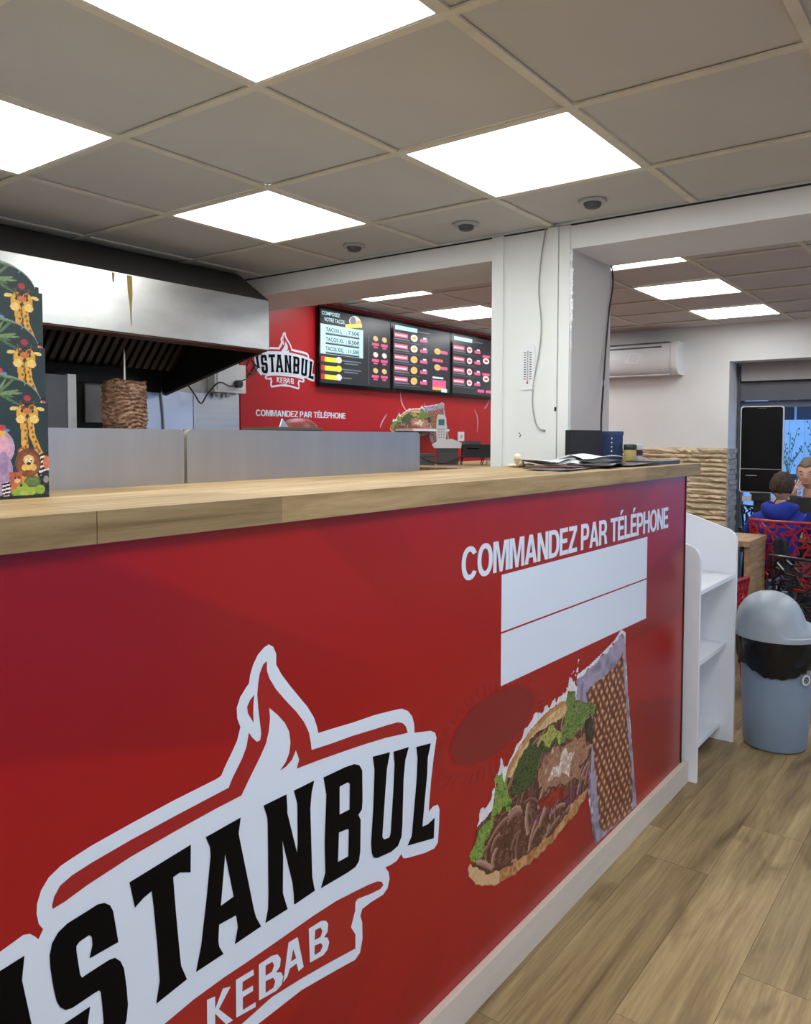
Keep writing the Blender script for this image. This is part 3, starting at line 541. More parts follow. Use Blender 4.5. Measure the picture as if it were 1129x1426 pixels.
MB().prism([(-.3, 2.75), (3.3, 2.75), (1.5, 3.0)], 1, -2.8, 3.4).build('roof', dk, hs)
for y in (-1.6, .1, 1.8, 2.75):
    f = box('window', wn, hs, -.04, 0, y-.22, y+.22, 1.9, 2.6); box('pane', MT['gloss_black'], f, -.05, -.04, y-.17, y+.17, 1.95, 2.55)
twig = mat('twig_green', rgb(96, 130, 70), .8); pot = MT['darkgrey']
for i, (x, y, lab) in enumerate(((7.6, .22, 'dark planter with thin leafy twigs outside the window, just right of the kiosk'), (7.75, -.02, 'dark planter with leafy twigs outside the window, behind the eating man'))):
    t = thing('potted_shrub', lab, 'plant', (x, y, -.12))
    MB().lathe([(.06, 0), (.085, 1.06), (.095, 1.2), (.08, 1.2), (.07, 1.16)], n=20).build('planter', pot, t, smooth=True)
    b = MB(); lf_ = MB(); r = random.Random(5+i)
    for k in range(9):
        a = r.random()*2*PI; h = .25+.3*r.random(); p = bez([(0, 0, 1.15), (.05*math.cos(a), .05*math.sin(a), 1.2+h*.5), (.14*math.cos(a), .14*math.sin(a), 1.2+h)], 8)
        b.tube(p, .0028, 5)
        for q in p[3:]: lf_.sphere((q.x+.02*(r.random()-.5), q.y+.05*(r.random()-.5), q.z), (.003, .009, .013), 1)
    b.build('twigs', twig, t); tag(lf_.build('leaves', twig, t), kind='stuff')

# ================================================================== THE COUNTER
YP = -.534
# red print on the panel: faint broad rays fanning out of the middle
def panelmat():
    m, nt, b = nodemat('red_counter_print'); L = nt.links
    tc = nt.nodes.new('ShaderNodeTexCoord'); sp = nt.nodes.new('ShaderNodeSeparateXYZ'); L.new(tc.outputs['Object'], sp.inputs[0])
    def mth(op, a, c=None):
        n = nt.nodes.new('ShaderNodeMath'); n.operation = op
        for i, v in enumerate((a, c)):
            if v is None: continue
            if isinstance(v, (int, float)): n.inputs[i].default_value = v
            else: L.new(v, n.inputs[i])
        return n.outputs[0]
    dx = mth('SUBTRACT', sp.outputs['X'], .35); dz = mth('SUBTRACT', sp.outputs['Z'], .72)
    an = mth('ARCTAN2', dz, dx); wv = mth('SINE', mth('MULTIPLY', an, 14.))
    st = nt.nodes.new('ShaderNodeMapRange'); st.inputs[1].default_value = -.12; st.inputs[2].default_value = .12; L.new(wv, st.inputs[0])
    r = mth('SQRT', mth('ADD', mth('MULTIPLY', dx, dx), mth('MULTIPLY', dz, dz)))
    fade = nt.nodes.new('ShaderNodeMapRange'); fade.inputs[1].default_value = .45; fade.inputs[2].default_value = 1.1; L.new(r, fade.inputs[0])
    fac = mth('MULTIPLY', st.outputs[0], fade.outputs[0])
    mx = nt.nodes.new('ShaderNodeMix'); mx.data_type = 'RGBA'; L.new(fac, mx.inputs[0])
    mx.inputs[6].default_value = (.37, .008, .008, 1); mx.inputs[7].default_value = (.29, .007, .008, 1)
    L.new(mx.outputs[2], b.inputs['Base Color']); b.inputs['Roughness'].default_value = .25; b.inputs['Specular IOR Level'].default_value = .36
    return m
MT['panel'] = panelmat()
ct = thing('counter', 'long red shop counter with printed front panel and cream foot board', 'counter', (0, 0, 0))
fp = box('front_panel', MT['panel'], ct, -2.3, 1.853, YP, YP+.018, 0, 1.297)
box('edge_strip', MT['blackedge'], ct, 1.853, 1.861, YP-.003, YP+.02, .0, 1.297)
box('end_panel', MT['whiteplastic'], ct, 1.842, 1.860, YP+.02, -.12, 0, 1.297)
box('rear_panel', MT['whiteplastic'], ct, -2.3, 1.842, -.138, -.12, 0, 1.297)
box('foot_board', MT['cream'], ct, -2.3, 1.90, YP-.019, YP, 0, .092, .002)
# writing and pictures on the panel (flat prints)
def pf(k): return lambda u, v: (u, YP-.0004*k, v)
def logo(parent, fmap, redm=None):
    MB().poly([DATA['outline']], fmap(2)).build('logo_backing', MT['white'], parent, recalc=False)
    for q in DATA['red']: MB().poly([q], fmap(3)).build('logo_red', redm or MT['redprint'], parent, recalc=False)
    for q in DATA['letters']: MB().poly(q, fmap(4)).build('letter', MT['black'], parent, recalc=False)
    for q in DATA['small']: MB().poly(q, fmap(4)).build('letter', MT['white'], parent, recalc=False)
logo(fp, pf)
headline('COMMANDEZ PAR TÉLÉPHONE', MT['white'], fp, pf(2), .166, 1.650, 1.100, 1.181)
for q in ([(.359, .9385), (1.4235, .9325), (1.4235, 1.086), (.359, 1.090)], [(.359, .794), (1.4225, .782), (1.4235, .9275), (.359, .9335)]):
    MB().poly([q], pf(2)).build('blank_label', MT['white'], fp, recalc=False)
# dark stamp with short rays
MB().poly([DATA['ell']], pf(2)).build('round_stamp', MT['darkred'], fp, recalc=False)
ex = [p[0] for p in DATA['ell']]; ez = [p[1] for p in DATA['ell']]; ecx, ecz = sum(ex)/len(ex), sum(ez)/len(ez)
b = MB(); r = random.Random(2)
for k in range(54):
    a = 2*PI*k/54; R1, Z1 = .235, .092; g = 1.12+.25*r.random()
    A = (ecx+R1*1.03*math.cos(a), ecz+Z1*1.03*math.sin(a)); B = (ecx+R1*g*math.cos(a), ecz+Z1*(g+.15)*math.sin(a)); n = Vector((-(B[1]-A[1]), B[0]-A[0])).normalized()*.003
    b.poly([[(A[0]-n.x, A[1]-n.y), (B[0], B[1]), (A[0]+n.x, A[1]+n.y)]], pf(1))
tag(b.build('stamp_rays', MT['darkred'], fp, recalc=False), kind='stuff')

# the printed sandwich and wrap, painted cell by cell
def paint_sandwich(cell=.003):
    S = DATA['sand']; x0, z0, x1, z1 = .19, .092, 1.38, .80
    nx, ny = int((x1-x0)/cell), int((z1-z0)/cell)
    X, Z = np.meshgrid(x0+(np.arange(nx)+.5)*cell, z0+(np.arange(ny)+.5)*cell)
    img = np.zeros((ny, nx, 3)); mask = np.zeros((ny, nx), bool)
    n1 = vnoise(X, Z, 30, 1); n2 = vnoise(X, Z, 75, 2); n3 = vnoise(X, Z, 150, 3); n4 = vnoise(X+Z*.6, Z-X*.3, 45, 4)
    wob = (vnoise(X, Z, 45, 9)-.5)*.02; wob2 = (vnoise(X, Z, 45, 10)-.5)*.02
    def col(m, *cs, w=None):
        w = n2 if w is None else w
        w = np.clip((w-.15)/.7, 0, .999)*(len(cs)-1); i = np.floor(w).astype(int); f = (w-i)[..., None]; cs = np.array(cs, float)
        c = cs[i]*(1-f)+cs[np.minimum(i+1, len(cs)-1)]*f
        img[m] = c[m]; mask[m] = True
    I = lambda k, r=1.: inside(S[k], X+wob*r, Z+wob2*r)
    # speckled white splash
    col(I('white', 1.2), (235, 232, 228), (215, 215, 220))
    rs_ = np.random.RandomState(4)
    for k in range(60):
        t = rs_.rand(); px = .30+t*.55; pz = .36+t*.34+.03+abs(rs_.randn())*.018; rr_ = .002+.007*rs_.rand()**2
        m = ((X-px)**2+((Z-pz)*1.3)**2 < rr_**2); col(m, (230, 228, 226), (220, 220, 225))
    col(I('paper', .3), (128, 118, 140), (170, 160, 182), (150, 140, 165), w=n1)
    ed = inside([(p[0], p[1]+.012) for p in S['paper']], X, Z) & ~inside(S['paper'], X+wob*.8, Z+wob2) & (X < 1.33)
    col(ed, (238, 238, 240), (225, 222, 230))
    col(I('paperrim', .2), (205, 200, 205), (90, 75, 80), (230, 228, 228), w=n1)
    # toasted wrap with criss-cross grill marks
    t = I('toast', .6); xw = X+(n1-.5)*.018; zw = Z+(n2-.5)*.006; g1 = np.abs(((xw*1.0+zw*.75)/.040) % 1-.5)*2; g2 = np.abs(((xw*.6-zw*.9)/.034) % 1-.5)*2
    gm = np.maximum(1-g1*2.4, .8-g2*2.2)+(n2-.5)*.7+(n1-.4)*.8
    col(t, (214, 168, 132), (176, 118, 86), (132, 78, 54), (96, 50, 38), w=np.clip(.5+gm*.42-(n1-.5)*.35, 0, 1))
    hull = [S['bunlow'][i] for i in range(0, 12)]+[S['mush'][2]]+S['let1'][:6]+S['bun'][::-1][:2]+S['bun'][5:9]+S['let4'][:1]+S['let4'][7:]
    col(inside(S['meat'], X, Z) | inside(S['bun'], X, Z) | inside(S['bunlow'], X, Z) | inside(hull, X, Z), (60, 30, 24), (96, 56, 42), w=n3)
    mot = I('meat', 1.4)
    fi = np.abs(((X*.9+Z*1.7+.035*n1*4)/.03) % 1-.5)*2
    col(mot, (48, 22, 20), (96, 54, 42), (74, 36, 28), (140, 94, 72), (60, 30, 26), w=.45*n2+.3*n3+.25*fi)
    col(I('bun', .5), (206, 158, 104), (178, 122, 70), (214, 178, 132), w=.6*n1+.4*n3)
    up_ = inside([(p[0]+.012, p[1]-.016) for p in S['bun']], X, Z) & I('bun', .5); col(up_, (226, 196, 152), (196, 152, 100), w=n3)
    lb = I('bunlow', .6); col(lb, (150, 92, 52), (196, 140, 86), (216, 176, 128), w=.55*n3+.45*n1)
    col(lb & (X < .36), (222, 184, 142), (206, 160, 112), w=n3)
    col(I('mush'), (36, 34, 28), (70, 66, 52))
    lv = lambda a, c: np.clip(.5*a+.5*np.abs((c*5) % 1-.5)*2, 0, 1)
    col(I('let1', 1.6), (44, 62, 30), (92, 122, 52), (140, 158, 84), (60, 90, 40), w=lv(n3, n4))
    col(I('let2', 1.4), (130, 134, 60), (178, 178, 92), (150, 160, 80), w=n3)
    col(I('let3', 1.6), (22, 34, 18), (52, 72, 34), (88, 108, 56), (30, 46, 24), w=lv(n3, n4))
    col(I('let4', 1.5), (62, 92, 30), (112, 146, 52), (150, 176, 84), (84, 116, 44), w=lv(n2, n4))
    col(I('chick', 1.3), (124, 78, 60), (176, 130, 102), (150, 104, 80), (206, 172, 148), w=.5*n2+.5*n4)
    col(I('chick2', 1.4), (222, 206, 194), (196, 164, 142), (232, 220, 210), w=n2)
    col(I('tom', 1.), (120, 28, 22), (164, 46, 34), (140, 34, 26), w=n1)
    col(I('cab', 1.9) & (n2 > .33), (86, 30, 66), (132, 62, 108), (104, 40, 80), w=n3)
    # curled strips of meat
    for k in range(170):
        px = .24+.74*rs_.rand(); pz = .14+.5*rs_.rand(); a = .45+rs_.randn()*.6; le = .02+.04*rs_.rand(); wd = .005+.006*rs_.rand()
        u = (X-px)*math.cos(a)+(Z-pz)*math.sin(a); v_ = -(X-px)*math.sin(a)+(Z-pz)*math.cos(a)+((u/le)**2)*.012
        m = (np.abs(u) < le) & (np.abs(v_) < wd) & inside(S['meat'], X, Z) & ~I('let4', 1.5) & ~I('let3', 1.6) & ~I('bunlow', .6) & ~I('chick', 1.3) & ~I('let1', 1.6) & ~I('let2', 1.4) & ~I('tom', 1.) & ~I('mush') & ~I('bun', .5)
        c0 = [(110, 70, 54), (84, 46, 36), (132, 92, 72), (62, 30, 26)][k % 4]
        col(m, c0, tuple(min(255, q+58) for q in c0), w=np.clip(.5+v_/wd*.5, 0, 1))
    return img, mask, x0, z0, cell
SIMG = paint_sandwich()
MT['print'] = attrmat('food_print', .34)
def sheet_on(parent, fm, name='sandwich_picture'):
    img, mask, x0, z0, c = SIMG
    def f(i, j):
        u = x0+i*c; v = z0+j*c
        return fm(u, v)
    return print_sheet(name, img, mask, f, MT['print'], parent)
sheet_on(fp, lambda u, v: np.stack([u, np.full_like(u, YP-.0008), v], 1))

# worktops: two lengths of oak block, butted
for x0, x1, lab in ((-2.3, -.8112, 'near oak worktop length at the left edge, under the animal cartons'), (-.81, 1.99, 'long oak worktop on the red counter running up to the pillar')):
    w = box('worktop', MT['beech'], None, x0, x1, -.553, -.095, 1.297, 1.344, .0025); tag(w, lab, 'worktop', 'oak worktop lengths')

# ================================================================== STEEL SCREENS ON THE WORKTOP
for x0, x1, lab in ((-1.30, -.322, 'left brushed steel screen standing along the worktop, beside the animal cartons'), (-.314, .575, 'right brushed steel screen standing along the worktop, below the spit and wall logo')):
    t = thing('steel_screen', lab, 'steel screen', (0, -.11, 1.344), 0, 'steel screens behind the worktop')
    r = .012; c = [(x0, 0)] + [(x0+r-r*math.cos(a), .122-r+r*math.sin(a)) for a in (0, PI/4, PI/2)] + [(x1-r+r*math.sin(a), .122-r+r*math.cos(a)) for a in (0, PI/4, PI/2)] + [(x1, 0)]
    MB().prism(c, 1, 0, .014).bevel(.002, 1).build('sheet', MT['steelscreen'], t, smooth=True)
    MB().prism([(.014, 0), (.074, 0), (.074, .004), (.014, .004)], 0, x0+.005, x1-.005).build('foot_flange', MT['steelscreen'], t)
    box('top_fold', MT['steel'], t, x0+.012, x1-.012, .014, .03, .116, .122)

# ================================================================== ANIMAL CARTONS
def paint_carton():
    cell = .00125; W, H = .25, .46; nx, ny = int(W/cell), int(H/cell)
    X, Z = np.meshgrid((np.arange(nx)+.5)*cell-W, (np.arange(ny)+.5)*cell)     # x from -W to 0 (right edge)
    img = np.zeros((ny, nx, 3)); n1 = vnoise(X, Z, 60, 5)[..., None]; n2 = vnoise(X, Z, 220, 6)[..., None]
    img[:] = (36, 52, 45); img += (n1-.5)*8
    def E(cx, cz, rx, rz, c, a=0.):
        u = (X-cx)*math.cos(a)+(Z-cz)*math.sin(a); v_ = -(X-cx)*math.sin(a)+(Z-cz)*math.cos(a)
        m = (u/rx)**2+(v_/rz)**2 < 1; img[m] = np.array(c)+((n2[m]-.5)*26); return m
    def Lr(pts, w, c):
        for (a0, b0), (a1, b1) in zip(pts, pts[1:]):
            d = math.hypot(a1-a0, b1-b0); t = np.clip(((X-a0)*(a1-a0)+(Z-b0)*(b1-b0))/d**2, 0, 1)
            m = np.hypot(X-a0-t*(a1-a0), Z-b0-t*(b1-b0)) < w; img[m] = np.array(c)+((n2[m]-.5)*26)
    for k in range(22):   # tufts of grass along the bottom
        Lr([(-.25+k*.0118, 0), (-.246+k*.0118, .012+.006*(k % 3))], .003, (70, 92, 48))
    # bamboo sprays
    rs_ = np.random.RandomState(8)
    for cx, cz, s in ((-.083, .205, 1.), (-.095, .235, .8), (-.088, .175, 1.), (-.03, .213, .55), (-.17, .21, 1.1), (-.21, .16, 1.)):
        for k in range(9):
            a = -1.2+2.4*rs_.rand()+(PI if rs_.rand() < .4 else 0); l = (.012+.014*rs_.rand())*s
            E(cx+l*math.cos(a), cz+l*math.sin(a)*.8, l, .0022, (120, 144, 92) if k % 2 else (88, 116, 72), a)
    Lr([(-.08, .222), (-.05, .232), (-.024, .232)], .0014, (110, 132, 90))
    # giraffe pair: necks then heads
    def giraffe(dx, dz, k_=1.):
        Y1 = (222, 170, 62); B = (150, 84, 34); P = (244, 208, 120)
        Lr([(-.043+dx, .145+dz), (-.041+dx, .10+dz), (-.042+dx, .08+dz)], .0058, Y1); Lr([(-.031+dx, .145+dz), (-.028+dx, .118+dz), (-.018+dx, .094+dz), (-.004+dx, .068+dz)], .0052, Y1)
        for k in range(9):
            E(-.040+dx+.003*(k % 2), .085+.007*k+dz, .002, .003, B); E(-.0275+.0028*max(0, 6-k)+dx-.002*(k % 2), .076+.008*k+dz, .0020, .0026, B)
        for sx, ex_ in ((-1, -.046), (1, -.026)):
            E(ex_+dx, .158+dz, .0088, .013, Y1, sx*.25); E(ex_+dx+sx*.002, .146+dz, .0078, .0068, P); E(ex_+dx-sx*.003, .165+dz, .004, .004, (120, 60, 30)); E(ex_+dx-sx*.001, .160+dz, .0022, .003, (30, 20, 14))
            E(ex_+dx+sx*.013, .164+dz, .007, .0032, P, -sx*.2); Lr([(ex_+dx, .168+dz), (ex_+dx+sx*.002, .177+dz)], .0012, (120, 76, 40))
        E(-.036+dx, .160+dz, .008, .005, (204, 120, 56)); E(-.037+dx, .173+dz, .0052, .007, (60, 36, 28)); E(-.036+dx, .182+dz, .006, .005, (176, 52, 58))
    giraffe(0, -.012)
    # elephant, zebra, lion, bear, turtles, bird
    E(-.085, .086, .026, .030, (196, 160, 190)); E(-.092, .045, .03, .04, (176, 148, 184)); E(-.082, .088, .016, .02, (226, 170, 190)); E(-.078, .06, .008, .02, (160, 134, 172)); E(-.135, .06, .035, .05, (188, 154, 186))
    E(-.082, .113, .009, .008, (228, 180, 60)); E(-.079, .119, .006, .005, (200, 70, 60)); E(-.071, .115, .005, .002, (90, 150, 200))
    E(-.010, .052, .010, .024, (236, 236, 232), .3)
    for k in range(6): E(-.010, .034+.008*k, .011, .0021, (22, 20, 22), .35)
    E(-.004, .060, .006, .012, (214, 120, 76)); E(-.004, .026, .011, .02, (34, 32, 36)); E(-.005, .031, .005, .006, (150, 146, 140))
    E(-.034, .028, .016, .024, (214, 150, 60)); E(-.047, .08, .0065, .0065, (150, 86, 44)); E(-.022, .08, .0065, .0065, (150, 86, 44)); E(-.047, .08, .0038, .0038, (226, 180, 130)); E(-.022, .08, .0038, .0038, (200, 150, 100))
    E(-.036, .060, .0225, .0245, (116, 66, 30)); E(-.036, .058, .019, .020, (140, 80, 34)); E(-.035, .065, .0095, .0085, (236, 196, 120)); E(-.040, .052, .0075, .0062, (232, 190, 96)); E(-.029, .052, .0075, .0062, (232, 190, 96))
    E(-.035, .0585, .0042, .0024, (26, 18, 16)); E(-.0385, .064, .0022, .0034, (250, 250, 245)); E(-.0315, .064, .0022, .0034, (250, 250, 245)); E(-.038, .0635, .0011, .0018, (20, 20, 20)); E(-.031, .0635, .0011, .0018, (20, 20, 20)); E(-.035, .0465, .006, .0014, (120, 60, 40))
    E(-.058, .033, .0105, .0125, (176, 92, 54)); E(-.0655, .0415, .004, .004, (186, 104, 64)); E(-.0505, .0425, .004, .004, (186, 104, 64)); E(-.055, .030, .005, .004, (226, 180, 140)); E(-.058, .016, .010, .010, (206, 122, 62)); E(-.0585, .0355, .0016, .002, (20, 16, 14)); E(-.052, .0355, .0016, .002, (20, 16, 14))
    E(-.074, .016, .007, .013, (236, 236, 232)); 
    for k in range(4): E(-.074, .008+.006*k, .008, .0017, (24, 22, 24), .2)
    E(-.029, .028, .0145, .0098, (84, 104, 54)); E(-.029, .0285, .011, .007, (104, 126, 64)); E(-.046, .018, .0095, .0085, (150, 178, 62)); E(-.049, .022, .0022, .0026, (20, 24, 12)); E(-.056, .010, .009, .006, (140, 168, 56)); E(-.031, .012, .009, .007, (158, 186, 70)); E(-.016, .014, .009, .008, (150, 180, 62)); E(-.044, .008, .007, .005, (176, 198, 96))
    m = Z < .005; img[m] = (24, 30, 22)
    return img, cell, W
CIMG, CCELL, CW = paint_carton()
MT['carton'] = attrmat('printed_card', .38)
MT['cardside'] = mat('dark_green_card', rgb(34, 46, 40), .5, var=.12, scale=30)
MT['cardedge'] = mat('pale_card_edge', rgb(150, 156, 150), .7)
CD = .14
labs = ('front animal carton of the nested stack on the worktop, with lion and turtles showing', 'middle animal carton nested in the stack, only giraffe heads and domed flap showing', 'topmost animal carton of the nested stack, its domed flap against the hood')
for k in range(3):
    t = thing('animal_carton', labs[k], 'carton', (-.714-.001*k, -.25+.0042*k, 1.3442+.0945*k), 0, 'nested cartons with jungle animals')
    ny, nx = CIMG.shape[:2]; hb = .163
    X, Z = np.meshgrid((np.arange(nx)+.5)*CCELL-CW, (np.arange(ny)+.5)*CCELL)
    ex_ = np.clip((X+.125)/.113, -1, 1); cap_ = hb+.048*np.sqrt(np.maximum(0, 1-np.abs(ex_)**2.6))
    mask = (Z < hb) | ((Z < cap_) & (np.abs(X+.125) < .113))
    img = CIMG.copy()
    fold = np.abs(Z-hb) < .0009; img[fold] = (58, 72, 66)
    rim = mask & (Z > cap_-.0022) & (Z > hb); img[rim] = (140, 150, 144)
    o = print_sheet('front_face', img, mask, lambda i, j: np.stack([i*CCELL-CW, np.zeros_like(i), j*CCELL], 1), MT['carton'], t)
    solidify(o, .0008, 0.)
    d = CD-.008*k
    box('side_face', MT['cardside'], t, -.0008, 0, .001, d, 0, hb); box('side_face', MT['cardside'], t, -CW, -CW+.0008, .001, d, 0, hb)
    bk = [(-CW, 0), (0, 0), (0, hb)] + [(-.125+.113*math.cos(a), hb+.048*math.sin(a)) for a in np.linspace(0, PI, 14)] + [(-CW, hb)]
    MB().prism(bk, 1, d-.0008, d).build('rear_face', MT['cardside'], t)
    if k == 2: box('tab', MT['cardside'], t, -.016, -.006, .0, .012, hb, hb+.009)
    if k == 0: box('bottom', MT['cardside'], t, -CW, 0, 0, d, 0, .001)

# ================================================================== KITCHEN
hd = thing('extraction_hood', 'large stainless extraction hood with dark sloped top hanging over the spit grill', 'extraction hood', (0, 0, 0))
HX0, HX1 = -1.5, 1.58
hoodm = mat('smeared_stainless', (.68, .67, .64), .38, metal=1., var=.16, scale=3.5, stretch=(1, 1, 2.2))
b = MB().prism([(1.64, 1.923), (1.64, 2.187), (1.646, 2.187), (1.646, 1.923)], 0, HX0, HX1); b.build('front_plate', hoodm, hd)
MB().prism([(1.64, 2.187), (1.88, 2.354), (1.89, 2.350), (1.65, 2.182)], 0, HX0, HX1).build('top_plate', MT['reflectsteel'], hd)  # sloped stainless plate, its dark reflection painted as grey
MB().prism([(1.64, 1.923), (1.64, 2.187), (1.88, 2.354), (2.60, 2.354), (2.60, 1.74), (2.585, 1.705), (2.55, 1.700)], 0, HX1, HX1+.004).build('side_panel', mat('dark_steel_side', (.20, .19, .18), .5, metal=.8, var=.2), hd)
MB().prism([(1.64, 1.923), (1.64, 2.187), (1.88, 2.354), (2.60, 2.354), (2.60, 1.74), (2.585, 1.705), (2.55, 1.700)], 0, HX0, HX0+.004).build('side_panel', MT['darksteel'], hd)
MB().prism([(1.65, 1.93), (1.65, 2.18), (1.88, 2.34), (2.59, 2.34), (2.59, 1.74), (2.56, 1.712)], 0, HX1-.004, HX1-.001).build('dark_lining', MT['darksteel'], hd)  # near-black sheet over the inner face of the right end
MB().prism([(1.89, 2.345), (2.6, 2.345), (2.6, 2.335), (1.89, 2.335)], 0, HX0+.01, HX1-.006).build('inner_roof', MT['darksteel'], hd)
box('inner_back', MT['darksteel'], hd, HX0+.01, HX1-.006, 2.59, 2.60, 1.72, 2.33)
MB().prism([(1.646, 1.915), (1.646, 1.94), (1.70, 1.93), (1.70, 1.905)], 0, HX0+.005, HX1-.005).build('drip_channel', mat('rusty_dark_channel', (.10, .045, .03), .5, metal=.5, var=.3), hd)
box('collector_trough', MT['darksteel'], hd, HX0+.01, 1.22, 2.40, 2.47, 1.775, 1.83)
baf = MB().prism([(2.02, 2.26), (2.42, 1.84), (2.435, 1.855), (2.035, 2.275)], 0, -.014, .014).bevel(.004, 1).mesh('baffle', mat('greasy_baffle', (.075, .062, .05), .4, metal=.7, var=.25))
for k in range(44): link(bpy.data.objects.new('baffle', baf), hd).location = (-.72+.0515*k, 0, 0)
MB().prism([(2.05, 2.27), (2.45, 1.85), (2.455, 1.855), (2.055, 2.275)], 0, HX0+.01, 1.56).build('filter_backing', MT['darksteel'], hd)
st = mat('dried_yellow_grease', rgb(150, 122, 40), .5, var=.15, scale=30)
MB().poly([[(.708, 2.183), (.735, 2.183), (.737, 2.10), (.732, 2.04), (.730, 1.955), (.726, 1.955), (.722, 2.04), (.712, 2.11)]], lambda u, v: (u, 1.6394, v)).build('grease_run', st, hd, recalc=False)
MB().poly([[(.632, 2.183), (.646, 2.183), (.642, 2.14), (.636, 2.138)]], lambda u, v: (u, 1.6394, v)).build('grease_run', st, hd, recalc=False)

# work bench under the hood
kb = thing('kitchen_bench', 'stainless bench under the hood carrying the spit grill', 'bench', (0, 0, 0))
box('bench_top', MT['steel'], kb, -1.2, 1.62, 1.72, 2.60, .86, .90, .004)
for x in (-1.15, .2, 1.57):
    for y in (1.77, 2.55): box('leg', MT['steel'], kb, x-.02, x+.02, y-.02, y+.02, 0, .86)
box('under_shelf', MT['steel'], kb, -1.13, 1.55, 1.79, 2.53, .25, .27)

# spit grill and kebab
sg = thing('kebab_grill', 'upright spit grill of steel and dark plates standing under the hood', 'grill', (0, 0, .90))
box('base_tray', MT['steel'], sg, .44, 1.02, 1.76, 2.28, 0, .16, .01)
box('left_flap', mat('dull_dark_steel', (.10, .10, .11), .45, metal=.5), sg, .462, .585, 1.94, 1.95, .16, .835)
box('flap_edge', MT['steel'], sg, .585, .628, 1.935, 1.955, .16, .84, .003)
box('burner_housing', MT['darksteel'], sg, .66, .98, 2.16, 2.28, .16, .80, .006)
box('rear_plate', mat('heat_stained_steel', (.30, .28, .26), .45, metal=.8, var=.2), sg, .80, 1.00, 2.145, 2.155, .62, .82)
box('right_post', mat('pale_steel_post', (.50, .52, .58), .4, metal=.7), sg, 1.035, 1.085, 2.05, 2.07, .16, .835, .003)
for z in (.22, .33, .44): box('burner', emis('glowing_burner', (1., .16, .03), .55), sg, .70, .80, 2.150, 2.159, z, z+.085)
box('top_arm', MT['darksteel'], sg, .62, 1.06, 2.10, 2.14, .82, .86)
MB().lathe([(.006, .1), (.006, .93), (.004, .97), (.001, .985)], (.862, 1.9, 0), n=10).build('spit_rod', MT['steel'], sg, smooth=True)
MB().lathe([(.10, .16), (.13, .19), (.13, .205), (.02, .21)], (.862, 1.9, 0), n=28).build('drip_dish', MT['steel'], sg, smooth=True)
# stacked meat: ragged layers round the rod
def meat():
    b = MB(); n = 96; nz = 120; r = np.random.RandomState(3); rings = []
    lay = [r.rand(n//4)**1.5 for _ in range(60)]
    for j in range(nz+1):
        t = j/nz; z = .22+.60*t; base = .062+.041*min(1, t*1.5)-.004*max(0, t-.93)/.07
        ring = []
        for i in range(n):
            a = 2*PI*i/n; tt = t*30+.35*math.sin(a*2+1)+.3*math.sin(a*5+t*20); ph = tt % 1; L_ = lay[int(tt) % 60]; q = L_[(i//4) % len(L_)]*(1-(i % 4)/4)+L_[(i//4+1) % len(L_)]*((i % 4)/4)
            rr_ = base*(.93+.05*math.sin(PI*ph)**.5+.10*q*math.sin(PI*ph))+.0014*r.randn()
            zz = z+.006*math.sin(3*a+t*9)+.004*(q-.5)
            ring.append(b.bm.verts.new((rr_*math.cos(a), rr_*math.sin(a), zz)))
        rings.append(ring)
    for a, c in zip(rings, rings[1:]):
        for i in range(n): b.bm.faces.new((a[i], a[(i+1) % n], c[(i+1) % n], c[i]))
    b.bm.faces.new(rings[0][::-1]); b.bm.faces.new(rings[-1])
    return b
mm, nt, bs = nodemat('roasted_meat')
tc = nt.nodes.new('ShaderNodeTexCoord'); mp = nt.nodes.new('ShaderNodeMapping'); mp.inputs['Scale'].default_value = (30, 30, 46)
nz_ = nt.nodes.new('ShaderNodeTexNoise'); nz_.inputs['Scale'].default_value = 1.; nz_.inputs['Detail'].default_value = 7; nz_.inputs['Roughness'].default_value = .7; nz_.inputs['Distortion'].default_value = .5
rp = nt.nodes.new('ShaderNodeValToRGB'); e = rp.color_ramp.elements
e[0].position = .34; e[0].color = (*rgb(58, 34, 22), 1); e[1].position = .68; e[1].color = (*rgb(196, 168, 142), 1); q = e.new(.52); q.color = (*rgb(142, 106, 80), 1)
nt.links.new(tc.outputs['Object'], mp.inputs[0]); nt.links.new(mp.outputs[0], nz_.inputs['Vector']); nt.links.new(nz_.outputs['Fac'], rp.inputs[0]); nt.links.new(rp.outputs[0], bs.inputs['Base Color']); bs.inputs['Roughness'].default_value = .45
mo = meat().build('kebab_meat', mm, None, smooth=True); mo.location = (.862, 1.9, .90)
tag(mo, 'brown cone of layered kebab meat on the upright spit', 'kebab meat')

# junction box and cables on the back wall
jb = thing('junction_box', 'white electrical box on the wall between the hood and the red wall', 'electrical box', (2.07, YB-.012, 1.80))
box('housing', MT['whiteplastic'], jb, -.125, .14, -.07, 0, -.058, .13, .006); box('cover', MT['whiteplastic'], jb, -.105, .12, -.076, -.07, -.04, .115, .003)
for x in (-.08, .0): MB().lathe([(.018, -.09), (.018, -.06)], (x+.01, -.035, 0), n=12).build('cable_gland', MT['greyplastic'], jb, smooth=True)
MB().lathe([(.026, -.112), (.026, -.078), (.018, -.076)], (.055, 0, .0), n=18, axis=1).build('plug', MT['blackplastic'], jb, smooth=True)
def cable(name, pts, r, m, label, cat='cable', n=28):
    return tag(MB().tube(bez(pts, n), r, 8).build(name, m, None, smooth=True), label, cat)
yb = YB-.10
cable('cable', [(1.70, YB-.03, 1.85), (1.76, yb, 1.73), (1.82, yb, 1.66), (1.87, yb, 1.72), (1.95, yb-.02, 1.80), (2.05, yb-.02, 1.78), (2.14, yb-.02, 1.82), (2.28, YB-.03, 1.86), (2.36, YB-.02, 1.95)], .005, MT['cable_black'], 'black cable drooping across the white electrical box')
